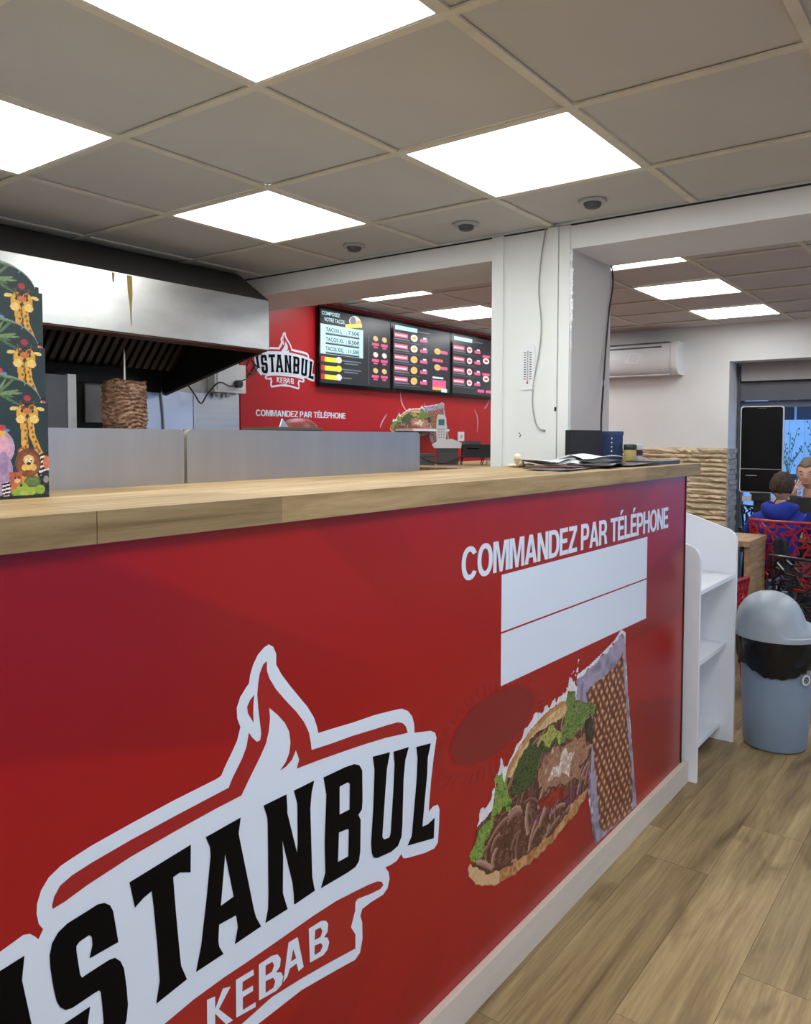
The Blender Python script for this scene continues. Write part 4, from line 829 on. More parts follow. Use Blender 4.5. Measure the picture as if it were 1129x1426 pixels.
cable('cable.001', [(2.30, YB-.02, 1.98), (2.27, YB-.025, 1.91), (2.33, YB-.03, 1.88), (2.37, YB-.02, 1.93), (2.32, YB-.02, 1.99), (2.42, YB-.015, 2.03)], .004, MT['cable_black'], 'curled thin cable on the red wall beside the logo')
cable('cable.002', [(1.58, YB-.014, 1.74), (1.60, YB-.014, 1.5), (1.59, YB-.014, 1.1), (1.6, YB-.014, .92)], .007, MT['cable_grey'], 'grey cable running down the steel wall cladding')

# prep fridge behind the screens, with tray and red lid
pg = thing('prep_counter', 'stainless prep counter behind the steel screens', 'prep counter', (0, 0, 0))
box('body', MT['steel'], pg, -1.3, 1.2, .08, .66, .10, 1.28, .006); box('rim', MT['steel'], pg, -1.3, 1.2, .06, .68, 1.28, 1.30, .004)
for k in range(3): 
    d = box('door', MT['steelscreen'], pg, -1.28+.83*k, -.47+.83*k, .66, .68, .14, 1.24, .006); box('handle', MT['darkgrey'], d, -1.2+.83*k, -1.17+.83*k, .68, .70, .6, .9, .004)
for x in (-1.25, 1.15):
    for y in (.13, .61): box('leg', MT['darksteel'], pg, x-.02, x+.02, y-.02, y+.02, 0, .10)
tr = thing('food_tray', 'dark food tray with raised steel corner behind the right steel screen', 'tray', (.425, .34, 1.30))
MB().box(-.10, .10, -.08, .08, 0, .172).bevel(.008, 2).build('pan', MT['darksteel'], tr, smooth=True)
box('rim', mat('olive_brown_rim', rgb(96, 84, 66), .4, metal=.3), tr, -.105, .10, -.085, .085, .172, .181, .003)
MB().prism([(-.10, .181), (-.062, .181), (-.088, .208)], 1, -.085, -.080).build('raised_corner', MT['steel'], tr)
rl = thing('red_tub', 'dark red tub with domed lid behind the right steel screen', 'tub', (.575, .42, 1.30))
MB().lathe([(.055, 0), (.07, .15), (.07, .165)], n=28).build('tub', mat('dark_red_plastic', (.16, .012, .014), .5), rl, smooth=True)
MB().lathe([(.073, .162), (.073, .172), (.062, .196), (.035, .212), (.008, .217)], n=28).build('lid', bpy.data.materials['dark_red_plastic'], rl, smooth=True)

# ================================================================== RED WALL PRINTS AND SCREENS
YW = YB-.012
# logo: panel coordinates -> wall
S_ = .63/.80*.82; cz0 = 1.0776
def wmap(k):
    def f(u, v): return (2.644+(u+.4657)*.568, YW-.0006*k, 2.208+(v-cz0)*.575)
    return f
logo(red, wmap, MT['redfilm'])
wf2 = lambda u, v: (u, YW-.001, v)
headline('COMMANDEZ PAR TÉLÉPHONE', MT['white'], red, wf2, 2.362, 3.305, 1.596, 1.640)
sheet_on(red, lambda u, v: np.stack([3.86+(u-.19)*.80, np.full_like(u, YW-.0012), 1.36+(v-.092)*.60], 1))
MT['arc'] = mat('pale_chalk_print', (.62, .40, .40), .6)
for pts, w in (([(4.02, 1.838), (4.03, 1.77), (4.06, 1.72), (4.10, 1.685)], .008), ([(3.74, 1.53), (3.77, 1.58), (3.83, 1.645)], .008), ([(5.22, 1.72), (5.27, 1.66), (5.28, 1.58), (5.27, 1.50)], .008), ([(5.40, 1.74), (5.45, 1.77), (5.5, 1.84)], .008)):
    P = bez([(p[0], 0, p[1]) for p in pts], 14); L_, R_ = [], []
    for i, p in enumerate(P):
        d = (P[min(i+1, 14)]-P[max(i-1, 0)]).normalized(); n_ = Vector((-d.z, 0, d.x))*w*(.4+.6*math.sin(PI*i/14)); L_.append((p.x+n_.x, p.z+n_.z)); R_.append((p.x-n_.x, p.z-n_.z))
    MB().poly([L_+R_[::-1]], wf2).build('chalk_arc', MT['arc'], red, recalc=False)
sh_ = box('wall_shelf', MT['whiteplastic'], None, 3.95, 4.50, 2.42, YW, 1.505, 1.525); tag(sh_, 'narrow white shelf on the red wall below the printed sandwich', 'shelf')
so = thing('wall_socket', 'white socket on the red wall behind the telephone', 'socket', (4.97, YW, 1.46))
box('plate', MT['whiteplastic'], so, -.05, .05, -.012, 0, -.045, .045, .004); MB().lathe([(.02, -.016), (.02, -.012)], n=16, axis=1).build('recess', MT['greyplastic'], so)

E_BLUE = emis('screen_pale_blue', rgb(190, 226, 236), 0.53); E_WHITE = emis('screen_white', (.85, .9, .92), 0.50); E_DARK = emis('screen_dark', rgb(42, 44, 50), 0.50)
E_YEL = emis('screen_yellow', rgb(222, 228, 60), 0.50); E_PINK = emis('screen_pink', rgb(226, 96, 140), 0.50); E_RED = emis('screen_red', rgb(214, 40, 40), 0.50)
E_FOOD = emis('screen_food', rgb(226, 190, 120), 0.50); E_FOOD2 = emis('screen_pale_food', rgb(232, 220, 210), 0.50); E_ORNG = emis('screen_orange', rgb(236, 176, 90), 0.50); E_INK = emis('screen_ink', rgb(36, 50, 60), 0.45); E_LINE = emis('screen_line', rgb(120, 128, 140), 0.45)
YS = 2.565
def screen(x0, x1, z0, z1, label):
    t = thing('menu_screen', label, 'menu screen', (x0, YS, z0), 0, 'menu screens on the red wall')
    w, h = x1-x0, z1-z0
    bz = .014
    for q in ((0, w, 0, .026), (0, w, h-.024, h), (0, bz, .026, h-.024), (w-bz, w, .026, h-.024)): box('bezel', MT['gloss_black'], t, q[0], q[1], -.004, .01, q[2], q[3])
    box('housing', MT['blackplastic'], t, .01, w-.01, .01, .043, .01, h-.01)
    d = box('display', E_DARK, t, bz, w-bz, 0, .01, .026, h-.024)
    dw, dh = w-2*bz, h-.05
    def fm(k=1): return lambda u, v: (bz+u*dw, -.0007*k, .026+v*dh)
    def rect(u0, v0, u1, v1, m, name='screen_patch', k=1): return MB().poly([[(u0, v0), (u1, v0), (u1, v1), (u0, v1)]], fm(k)).build(name, m, d, recalc=False)
    def oval(u, v, ru, rv, m, name='food_picture', k=2, a=0.): return MB().poly([[(u+ru*math.cos(q)*math.cos(a)-rv*math.sin(q)*math.sin(a), v+(ru*math.cos(q)*math.sin(a)+rv*math.sin(q)*math.cos(a))*1.0) for q in np.linspace(0, 2*PI, 17)[:-1]]], fm(k)).build(name, m, d, recalc=False)
    def tx(s, u0, v0, u1, v1, m, k=3, bold=.02): return text('lettering', s, m, d, fm(k), u0, u1, v0, v1, bold=bold)
    return rect, oval, tx, d, fm
R_, O_, T_, t1, fm1 = screen(2.955, 3.838, 1.836, 2.440, 'first menu screen, with pale price panel, beside the wall logo')
T_('COMPOSEZ', .02, .925, .26, .975, E_BLUE); T_('VOTRE TACOS', .05, .84, .32, .895, E_BLUE)
R_(.0, .395, .585, .80, E_BLUE, 'price_panel')
for i, (a, c) in enumerate((('TACOS L', ': 7.50€'), ('TACOS XL', ': 8.50€'), ('TACOS XXL', ': 11.50€'))):
    v = .705-.13*i; T_(a, .07, v, .31-.02*(i == 0), v+.055, E_INK); T_(c, .34, v, .53, v+.055, E_INK); R_(.07, v-.045, .53, v-.025, E_INK, 'rule', 2); R_(.07, v-.022, .53, v-.017, E_INK, 'rule', 2)
O_(.47, .90, .085, .085, E_FOOD2); O_(.44, .90, .04, .07, E_LINE, k=3); O_(.52, .88, .04, .05, E_ORNG, k=3)
MB().poly([[(.33, .79), (.565, .835), (.565, .89), (.33, .845)]], fm1(4)).build('yellow_banner', E_YEL, t1, recalc=False)
for i in range(3):
    v = .31-.12*i; R_(.01, v-.02, .06, v+.05, E_RED, 'number_mark', 2); R_(.055, v-.02, .22, v+.045, E_YEL if i != 1 else E_YEL, 'yellow_banner', 2); O_(.245, v+.02, .04, .045, E_FOOD2 if i != 1 else E_YEL)
    for q in range(2 if i < 2 else 1): R_(.29+.03*q, v+.01-.035*q, (.56 if i < 2 else .42)-.05*q, v+.026-.035*q, E_LINE, 'text_line', 2)
R_(.665, .03, .670, .74, E_LINE, 'divider', 2)
for c in range(2):
    for r_ in range(3): 
        u, v = .77+.135*c, .66-.235*r_; O_(u, v+.05, .036, .04, E_FOOD if r_ != 1 else E_FOOD2, a=.6); R_(u-.055, v-.055, u+.05, v-.015, E_PINK, 'price_tag', 2); R_(u-.03, v-.09, u+.03, v-.066, E_PINK, 'price_tag', 2)
def list_screen(x0, x1, label, n, full):
    R_, O_, T_, t_, fm_ = screen(x0, x1, 1.838 if full else 1.84, 2.442, label)
    R_(.03, .90, .40, .965, E_BLUE, 'heading_patch', 2); R_(.42, .915, .62, .93, E_LINE, 'text_line', 2)
    for i in range(n):
        v = .80-.168*i if full else .76-.19*i
        R_(.02, v-.015, .24, v+.055, E_PINK, 'name_tag', 2); R_(.03, v+.005, .22, v+.03, E_FOOD2, 'text_line', 3); R_(.02, v-.05, .26, v-.03, E_LINE, 'text_line', 2); R_(.02, v-.078, .45, v-.072, E_LINE, 'rule', 2)
        O_(.345, v+.01, .06 if full else .055, .055 if full or True else .05, (E_FOOD if i > 1 else E_FOOD2) if full else E_FOOD2, a=.2*i); O_(.345, v+.01, .035, .022, E_ORNG if full else E_PINK, k=3)
        R_(.45, v-.03, .575, v+.02, E_PINK, 'price_tag', 2); R_(.50, v+.02, .56, v+.045, E_BLUE, 'price_tag', 2)
    if full:
        for v in (.66, .40): O_(.76, v, .06, .05, E_FOOD); O_(.76, v-.005, .04, .02, E_ORNG, k=3); R_(.82, v-.03, .95, v+.02, E_PINK, 'price_tag', 2)
        R_(.67, .49, .86, .535, E_PINK, 'name_tag', 2); R_(.67, .215, .87, .245, E_BLUE, 'text_line', 2); R_(.67, .06, .92, .195, E_PINK, 'offer_panel', 2); R_(.67, .03, .92, .075, E_ORNG, 'offer_panel', 3); R_(.83, -.005, .94, .055, E_BLUE, 'offer_panel', 4)
    else:
        for v in (.62, .30):
            R_(.62, v+.06, .78, v+.10, E_PINK, 'name_tag', 2); O_(.70, v, .07, .055, E_FOOD2); O_(.70, v, .04, .02, E_RED, k=3)
        for u in (.52, .70, .86): R_(u, .05, u+.14, .10, E_PINK, 'price_tag', 2)
list_screen(3.846, 4.735, 'second menu screen, with yellow sandwich pictures in rows', 5, True)
list_screen(4.743, 5.632, 'third menu screen, cut off by the white pillar', 4, False)

# ================================================================== BACK COUNTER WITH TELEPHONE
bc = thing('back_counter', 'wooden back counter behind the right steel screen', 'counter', (0, 0, 0))
box('top', MT['beech'], bc, 3.0, 4.7, 1.30, 2.15, 1.205, 1.245, .003); box('carcass', MT['beech'], bc, 3.05, 4.65, 1.34, 2.1, .08, 1.205); box('plinth', MT['darkgrey'], bc, 3.08, 4.62, 1.37, 2.07, 0, .08)
RZ = YAW-PI/2            # facing the customers' side
pr = thing('receipt_printer', 'black receipt printer on thin legs beside the white telephone', 'printer', (3.64, 1.60, 1.245), RZ)
MB().box(-.105, .165, -.07, .07, .055, .155).bevel(.012, 2).build('body', MT['blackplastic'], pr, smooth=True); MB().box(-.09, .03, -.075, .06, .155, .18).bevel(.008, 2).build('lid', MT['darkgrey'], pr, smooth=True)
box('paper_slot', MT['gloss_black'], pr, -.07, .02, -.073, -.069, .12, .128)
for x, m in ((-.10, MT['blackplastic']), (.055, MT['blackplastic']), (.095, MT['steel']), (.15, MT['blackplastic'])):
    for y in (-.06, .06): MB().tube([(x, y, .06), (x-.012, y*1.1, 0)], .004, 6).build('leg', m, pr)
ph = thing('telephone', 'white cordless telephone standing in its base beside the black printer', 'telephone', (3.50, 1.80, 1.245), RZ)
MB().prism([(-.07, .125), (.13, .125), (.135, .165), (.06, .195), (-.04, .18), (-.085, .15)], 1, -.06, .06).bevel(.008, 2).build('base', MT['whiteplastic'], ph, smooth=True)
box('stand_block', MT['darkgrey'], ph, -.05, .11, -.05, .05, 0, .125, .004)
hsx = MB().prism([(-.05, .16), (.012, .16), (.020, .25), (.018, .345), (.008, .374), (-.040, .374), (-.052, .345), (-.056, .25)], 1, -.05, -.022).bevel(.007, 2).build('handset', MT['whiteplastic'], ph, smooth=True)
box('display', mat('teal_display', rgb(70, 130, 140), .2), hsx, -.040, .005, -.0515, -.05, .295, .34, .001)
for r_ in range(4):
    for c in range(3): box('key', MT['greyplastic'], hsx, -.042+.018*c, -.030+.018*c, -.0515, -.05, .20+.02*r_, .212+.02*r_, .0008, 1)
gb = thing('grey_terminal', 'small grey box half hidden behind the left edge of the pillar', 'terminal', (4.03, 1.42, 1.245), RZ)
MB().box(-.05, .06, -.04, .04, .10, .21).bevel(.01, 2).build('case', MT['greyplastic'], gb, smooth=True); box('foot', MT['blackplastic'], gb, -.04, .05, -.03, .03, 0, .10, .005); box('screen', MT['gloss_black'], gb, -.035, .045, -.042, -.04, .13, .19)
cable('cable.003', [(3.28, 1.85, 1.31), (3.32, 1.78, 1.27), (3.42, 1.72, 1.262), (3.5, 1.66, 1.30), (3.56, 1.62, 1.33)], .006, MT['cable_black'], 'black cable lying left of the telephone on the back counter')
bxs = thing('cable_box', 'low dark box under the cables left of the telephone', 'box', (3.36, 1.93, 1.245), RZ)
MB().box(-.12, .12, -.05, .05, 0, .085).bevel(.006, 2).build('case', MT['darkgrey'], bxs, smooth=True); box('lid_line', MT['blackplastic'], bxs, -.121, .121, -.051, .051, .06, .064)

# ================================================================== PILLAR FITTINGS AND WORKTOP CLUTTER
th = thing('thermometer', 'white wall thermometer with printed scales on the pillar', 'thermometer', (XB0-.002, .110, 1.662))
MB().prism([(-.031, .0), (.031, .0), (.034, .012), (.034, .185), (.026, .199), (-.026, .199), (-.034, .185), (-.034, .012)], 0, -.006, 0).build('board', MT['whiteplastic'], th)
box('glass_tube', MT['greyplastic'], th, -.009, -.006, -.003, .003, .03, .17); MB().sphere((-.008, 0, .03), .005, 1).build('bulb', mat('red_spirit', (.4, .02, .02), .3), th)
ink = mat('brown_scale_ink', rgb(90, 60, 60), .6)
for k in range(12):
    for s in (-1, 1): box('scale_mark', ink, th, -.0066, -.006, s*.014-.005, s*.014+.005, .045+.0105*k, .049+.0105*k)
cable('cable.004', [(XB0-.006, .030, 2.352), (XB0-.006, .052, 2.22), (XB0-.006, .060, 2.08), (XB0-.006, .046, 1.94), (XB0-.006, .056, 1.82), (XB0-.006, .080, 1.70), (XB0-.006, .086, 1.60), (XB0-.006, .070, 1.52), (XB0-.008, .05, 1.49), (XB0-.008, .022, 1.482)], .0032, MT['cable_grey'], 'grey cable hanging in a wave down the front of the pillar')
cable('cable.005', [(2.11, -.094, 2.25), (2.112, -.10, 2.16), (2.08, -.098, 2.05), (2.04, -.1, 1.86), (1.97, -.12, 1.68), (1.86, -.16, 1.54), (1.79, -.19, 1.475), (1.75, -.20, 1.45)], .0042, MT['cable_black'], 'black cable hanging beside the grey side of the pillar down to the black box')
mo_ = thing('till_monitor', 'black till screen seen from behind, standing against the pillar on the worktop', 'monitor', (1.605, -.17, 1.344), RZ*.55)
MB().box(-.050, .105, -.02, .02, .012, .138).bevel(.006, 2).build('case', MT['blackplastic'], mo_, smooth=True); MB().box(-.06, .06, -.05, .06, 0, .012).bevel(.004, 1).build('foot', MT['darkgrey'], mo_, smooth=True); box('screen', MT['gloss_black'], mo_, -.045, .098, .02, .022, .025, .13)
bb = thing('blue_box', 'dark blue box standing at the right of the black till screen', 'box', (1.83, -.235, 1.344), RZ*.55)
MB().box(-.048, .012, -.04, .04, 0, .131).bevel(.004, 2).build('carton', mat('navy_card', rgb(38, 56, 98), .5), bb, smooth=True); box('lid', mat('navy_card_lid', rgb(48, 70, 118), .5), bb, -.050, .014, -.042, .042, .118, .135, .003)
for k in range(5): box('printed_mark', MT['white'], bb, -.050, -.044, -.0408, -.040, .03+.018*k, .036+.018*k)

def sheet(name, lab, x, y, z, w, d, rz, m, th_=.0012, wave=.004, seed=0, group=None, edge=None):
    r = random.Random(seed); a, c, e_ = r.random()*6, r.random()*6, 3+r.random()*4
    b = MB(); b.grid(10, 8, lambda u, v: ((u-.5)*w, (v-.5)*d, wave*(1+math.sin(a+u*e_)*math.cos(c+v*e_))*.5+.0))
    o = b.build(name, m, None, smooth=True, recalc=False); o.location = (x, y, z); o.rotation_euler = (0, 0, rz); solidify(o, th_, 1.)
    return tag(o, lab, 'paper', group)
mblk = mat('black_menu_print', (.018, .017, .018), .3, var=.4, scale=12); mwh = mat('white_paper', (.86, .88, .87), .6, var=.02); mgy = mat('slate_grey_card', rgb(58, 60, 68), .45)
mred = mat('menu_dark_red_print', rgb(90, 30, 30), .4, var=.5, scale=20)
Z0 = 1.3446
SH = [('menu_card', 'lowest dark menu card of the loose pile, nearest the front on the left', .98, -.40, 0, .30, .15, .10, mblk), ('menu_card', 'dark red printed menu in the left of the loose pile', 1.10, -.385, .004, .28, .16, -.12, mred), ('menu_card', 'black menu lying across the middle of the loose pile', 1.27, -.40, .008, .30, .15, .22, mblk),
      ('menu_card', 'black menu on the right of the pile, beside the slate folder', 1.50, -.42, .004, .32, .16, -.05, mblk), ('menu_card', 'crumpled black menu on top of the right of the pile', 1.40, -.36, .014, .26, .15, .35, mblk)]
for i, (n, l, x, y, z, w, d, rz, m) in enumerate(SH): sheet(n, l, x, y, Z0+z, w, d, rz, m, .002, .006 if i < 4 else .012, i, 'dark printed menus on the worktop')
WS = [('white sheet lying flat beside the pillar, lowest of the white papers', 1.33, -.25, .002, .36, .18, .05), ('white sheet over the black menus, in front of the till screen', 1.47, -.28, .020, .30, .14, -.15), ('curled white sheet at the left of the white papers by the rolled napkin', 1.18, -.24, .012, .26, .16, .2)]
for i, (l, x, y, z, w, d, rz) in enumerate(WS): sheet('paper_sheet', l, x, y, Z0+z, w, d, rz, mwh, .0015, .022, 20+i, 'white paper sheets on the worktop')
b = MB().box(-.12, .10, -.07, .07, 0, .014).bevel(.003, 1); o = b.build('slate_folder', mgy, None, smooth=True); o.location = (1.80, -.42, Z0); o.rotation_euler = (0, 0, -.05); tag(o, 'flat slate grey folder at the right end of the worktop, before the seasoning bottle', 'folder')
nk = thing('rolled_napkin', 'crumpled cream napkin roll on the worktop at the foot of the pillar', 'napkin', (1.05, -.20, Z0), .4)
b = MB(); r = random.Random(9); P = bez([(-.035, 0, .045), (-.02, .004, .030), (.0, 0, .018), (.03, -.004, .012), (.06, .0, .010)], 14)
b.tube(P, [.006+.007*abs(math.sin(k*1.3))+.002*r.random() for k in range(15)], 9); b.build('twist', mat('cream_tissue', rgb(214, 206, 180), .8, bump=.3), nk, smooth=True)
b = MB(); b.grid(8, 6, lambda u, v: (.02+u*.10, (v-.5)*.09, .003+.008*abs(math.sin(u*7+v*4)))); o = b.build('spread_end', bpy.data.materials['cream_tissue'], nk, smooth=True, recalc=False); solidify(o, .001)
bt = thing('seasoning_bottle', 'small clear bottle with pale seasoning and dark green cap by the worktop end', 'bottle', (1.805, -.315, Z0))
MB().lathe([(.024, 0), (.026, .004), (.026, .055), (.024, .06)], n=24).build('body', mat('pale_yellow_glass', rgb(180, 160, 96), .15, spec=.6), bt, smooth=True)
MB().lathe([(.0265, .056), (.0275, .06), (.0275, .076), (.025, .079), (.01, .08)], n=24).build('cap', mat('dark_green_cap', rgb(26, 38, 30), .4), bt, smooth=True)
jr = thing('sauce_sachet_tub', 'small clear tub with dark red band right behind the seasoning bottle', 'tub', (1.90, -.315, Z0))
MB().lathe([(.017, 0), (.018, .03), (.018, .078), (.015, .08)], n=20).build('body', mat('milky_plastic', (.6, .58, .55), .3), jr, smooth=True); MB().lathe([(.0186, .03), (.0186, .055)], n=20, cap=False).build('band', mat('maroon_band', rgb(80, 34, 36), .4), jr, smooth=True)

# ================================================================== SHELF UNIT, BIN
su = thing('shelf_unit', 'white open shelf unit with rounded side panels at the end of the counter', 'shelf unit', (0, 0, 0))
def side_prof(yf, yb_, z0, zf, zb):
    c = [(yf, z0), (yb_, z0), (yb_, zb)]
    r = .045; 
    for k in range(7):
        a = PI/2+PI/2*k/6; c.append((yf+r+r*math.cos(a), zf-r+r*math.sin(a)+.016*(1-k/6)))
    return c
MB().prism(side_prof(-.585, -.15, 0, .985, 1.13), 0, 1.905, 1.925).bevel(.0015, 1).build('side_panel', MT['shelfwhite'], su)
MB().prism(side_prof(-.585, -.15, 0, 1.005, 1.15), 0, 2.47, 2.49).bevel(.0015, 1).build('side_panel', MT['shelfwhite'], su)
for z, y in ((.81, -.580), (.475, -.545), (.085, -.525)):
    box('shelf', MT['shelfwhite'], su, 1.925, 2.47, y, -.16, z-.018, z, .001, 1)
box('back_rail', MT['shelfwhite'], su, 1.925, 2.47, -.168, -.15, .0, 1.10); box('kick_strip', MT['darkgrey'], su, 1.93, 2.465, -.47, -.455, .0, .066)
box('cable_cover', MT['darkgrey'], su, 1.927, 1.99, -.30, -.28, .086, .10)

BX, BY = 2.575, -.748
bn = thing('waste_bin', 'grey plastic waste bin with domed lid and black liner beside the shelf unit', 'bin', (BX, BY, 0), 0)
bg_ = mat('blue_grey_plastic', rgb(132, 150, 170), .42, var=.04); lg_ = mat('grey_lid_plastic', rgb(158, 168, 178), .4, var=.03)
MB().lathe([(.11, 0), (.136, .006), (.141, .02), (.150, .22), (.158, .40), (.166, .50), (.17, .515), (.160, .51), (.152, .40), (.136, .02)], n=48).build('body', bg_, bn, smooth=True)
# liner bag folded over the rim, creased
b = MB(); n = 72; rings = []; r = random.Random(4); cr = [r.random() for _ in range(n)]
for j, (rad, z, k) in enumerate(((.160, .525, .002), (.176, .528, .003), (.177, .50, .006), (.172, .46, .010), (.171, .42, .012), (.169, .385, .012), (.166, .365, .008))):
    ring = []
    for i in range(n):
        a = 2*PI*i/n; q = rad+k*(cr[(i+j) % n]+.6*math.sin(7*a+j)-.3); ring.append(b.bm.verts.new((q*math.cos(a), q*math.sin(a), z+(.022*math.sin(3*a+1)+.014*cr[i] if j > 3 else 0)*(j-3)/3)))
    rings.append(ring)
for a, c in zip(rings, rings[1:]):
    for i in range(n): b.bm.faces.new((a[i], a[(i+1) % n], c[(i+1) % n], c[i]))
b.build('liner_bag', mat('black_bag_film', (.006, .006, .007), .25, var=.2, spec=.35), bn, smooth=True)
# lid: dome that drops to a shoulder on the right-hand side
RV = (math.sin(YAW), -math.cos(YAW))
def lidz(x, y):
    u = (x*RV[0]+y*RV[1])/.182; w = (-x*RV[1]+y*RV[0])/.182; rr_ = min(1., u*u+w*w)
    base = .062*math.sqrt(max(0, 1-rr_))
    d = abs((u+.22)/.76)**2.3+abs(w/.95)**2.5
    dome = .135*max(0, 1-d)**.42 if d < 1 else 0
    cut = 1/(1+math.exp((u-.80)*9)); return base+dome*cut*.9+.004
b = MB(); rings = []
for j in range(15):
    q = .182*math.sin(PI/2*j/14) if j else 0.0004
    rings.append([b.bm.verts.new((q*math.cos(2*PI*i/48), q*math.sin(2*PI*i/48), .545+lidz(q*math.cos(2*PI*i/48), q*math.sin(2*PI*i/48)))) for i in range(48)])
rings.append([b.bm.verts.new((.188*math.cos(2*PI*i/48), .188*math.sin(2*PI*i/48), .545)) for i in range(48)])
rings.append([b.bm.verts.new((.188*math.cos(2*PI*i/48), .188*math.sin(2*PI*i/48), .524)) for i in range(48)])
rings.append([b.bm.verts.new((.180*math.cos(2*PI*i/48), .180*math.sin(2*PI*i/48), .524)) for i in range(48)])
b.bm.faces.new(rings[0])
for a, c in zip(rings, rings[1:]):
    for i in range(48): b.bm.faces.new((a[i], a[(i+1) % 48], c[(i+1) % 48], c[i]))
lid = b.build('lid', lg_, bn, smooth=True)
box('lid_clip', MT['darkgrey'], lid, -.014+.03*RV[0], .014+.03*RV[0], -.012+.03*RV[1], .012+.03*RV[1], .722, .730, .002, 1)
sa = math.atan2(-.52, -.85)+.50                          # sticker towards the right front
stk = MB(); stk.lathe([(.024, -.0015), (.024, .0015)], n=24, axis=1); o = stk.build('round_sticker', MT['whiteplastic'], bn); o.location = (.1655*math.cos(sa), .1655*math.sin(sa), .352); o.rotation_euler = (0, 0, sa+PI/2)
b = MB(); b.lathe([(.016, -.0026), (.016, -.0016)], n=20, axis=1); b.build('sticker_sign', MT['darkgrey'], o)
b = MB(); 
for k in range(3):
    a = 2*PI*k/3+PI/2; b.prism([(.008*math.cos(a)-.004*math.sin(a), .008*math.sin(a)+.004*math.cos(a)), (.011*math.cos(a+.9), .011*math.sin(a+.9)), (.004*math.cos(a), .004*math.sin(a))], 1, -.0034, -.0026)
b.build('sticker_arrows', MT['whiteplastic'], o)

# ================================================================== DINING SIDE
ac = thing('air_conditioner', 'white split air conditioner unit high on the far wall right of the pillar', 'air conditioner', (XF, 0, 0))
prof = [(0, 2.05), (-.14, 2.05), (-.185, 2.075), (-.215, 2.12), (-.222, 2.20), (-.21, 2.30), (-.18, 2.335), (0, 2.34)]
MB().prism(prof, 1, .90, 1.62).bevel(.004, 1).build('casing', MT['whiteplastic'], ac, smooth=True)
for a, c in ((.845, .898), (1.622, 1.675)): MB().prism([(p[0]*1.04, 2.195+(p[1]-2.195)*1.06) for p in prof], 1, a, c).bevel(.012, 3).build('end_cap', MT['whiteplastic'], ac, smooth=True)
box('top_grille', MT['darkgrey'], ac, -.20, -.03, .93, 1.6, 2.335, 2.345)
box('front_slot', MT['darkgrey'], ac, -.2135, -.205, .99, 1.6, 2.292, 2.306)
box('air_flap', MT['whiteplastic'], ac, -.16, -.06, .92, 1.6, 2.042, 2.05, .002)
MB().poly([[(1.34, 2.16), (1.22, 2.15), (1.17, 2.24), (1.29, 2.26)], [(1.32, 2.175), (1.28, 2.245), (1.19, 2.23), (1.23, 2.165)]], lambda u, v: (-.2228, u, v)).build('sticker', MT['shelfwhite'], ac, recalc=False)

ki = thing('ordering_kiosk', 'tall black ordering kiosk with white rim in front of the window', 'kiosk', (5.62, .035, 0), .10)
c = [(sx*.145+.02*math.cos(a+q), zc+.02*math.sin(a+q)) for sx, zc, q in ((1, 1.02, -PI/2), (1, 1.70, 0), (-1, 1.70, PI/2), (-1, 1.02, PI)) for a in (0, PI/8, PI/4, 3*PI/8, PI/2)]
MB().prism(c, 0, -.03, .03).bevel(.004, 2).build('rim', MT['whiteplastic'], ki, smooth=True)
MB().prism([(p[0]*.955, 1.36+(p[1]-1.36)*.978) for p in c], 0, -.036, -.028).build('screen', MT['gloss_black'], ki)
box('camera_bar', MT['darkgrey'], ki, -.0365, -.036, -.035, .035, 1.70, 1.706); box('divider', MT['greyplastic'], ki, -.0372, -.036, -.155, .155, 1.195, 1.199)
box('maker_strip', mat('pale_kiosk_print', (.30, .30, .31), .4), ki, -.0372, -.036, .03, .115, 1.138, 1.146); box('card_reader', MT['whiteplastic'], ki, -.05, -.03, -.155, -.12, 1.05, 1.10, .004)
MB().box(.03, .09, -.06, .06, .02, 1.3).bevel(.006, 1).build('column', MT['blackplastic'], ki, smooth=True); box('bracket', MT['blackplastic'], ki, -.02, .06, -.07, .07, .93, 1.02, .006); box('base_plate', MT['blackplastic'], ki, -.16, .22, -.2, .2, 0, .02, .004)
box('receipt_slot', MT['blackplastic'], ki, -.035, .0, .02, .08, .985, 1.0)

# tables
def table(name, lab, x0, x1, y0, y1, h, panel=True):
    t = thing(name, lab, 'table', ((x0+x1)/2, (y0+y1)/2, 0)); w, d = (x1-x0)/2, (y1-y0)/2
    MB().box(-w, w, -d, d, h-.035, h).bevel(.002, 1).build('table_top', MT['tablewood'], t)
    if panel:
        for s in (-1, 1): box('side_panel', MT['tablewood'], t, -w+.03, w-.03, s*(d-.02)-.016, s*(d-.02)+.016, 0, h-.035)
        box('stretcher', MT['tablewood'], t, -.02, .02, -d+.036, d-.036, .3, .42)
    else:
        MB().lathe([(.22, 0), (.22, .012), (.04, .03)], n=28).build('base_plate', MT['blackplastic'], t, smooth=True); MB().lathe([(.035, .02), (.035, h-.035)], n=16).build('post', MT['blackplastic'], t, smooth=True)
    return t
table('dining_table', 'wood-topped table with wooden side panel behind the white shelf unit', 3.78, 4.25, -.325, .35, .805)
table('dining_table.001', 'dining table between the boy in blue and the eating man, hidden behind them', 4.80, 5.15, -.95, -.10, .74, False)

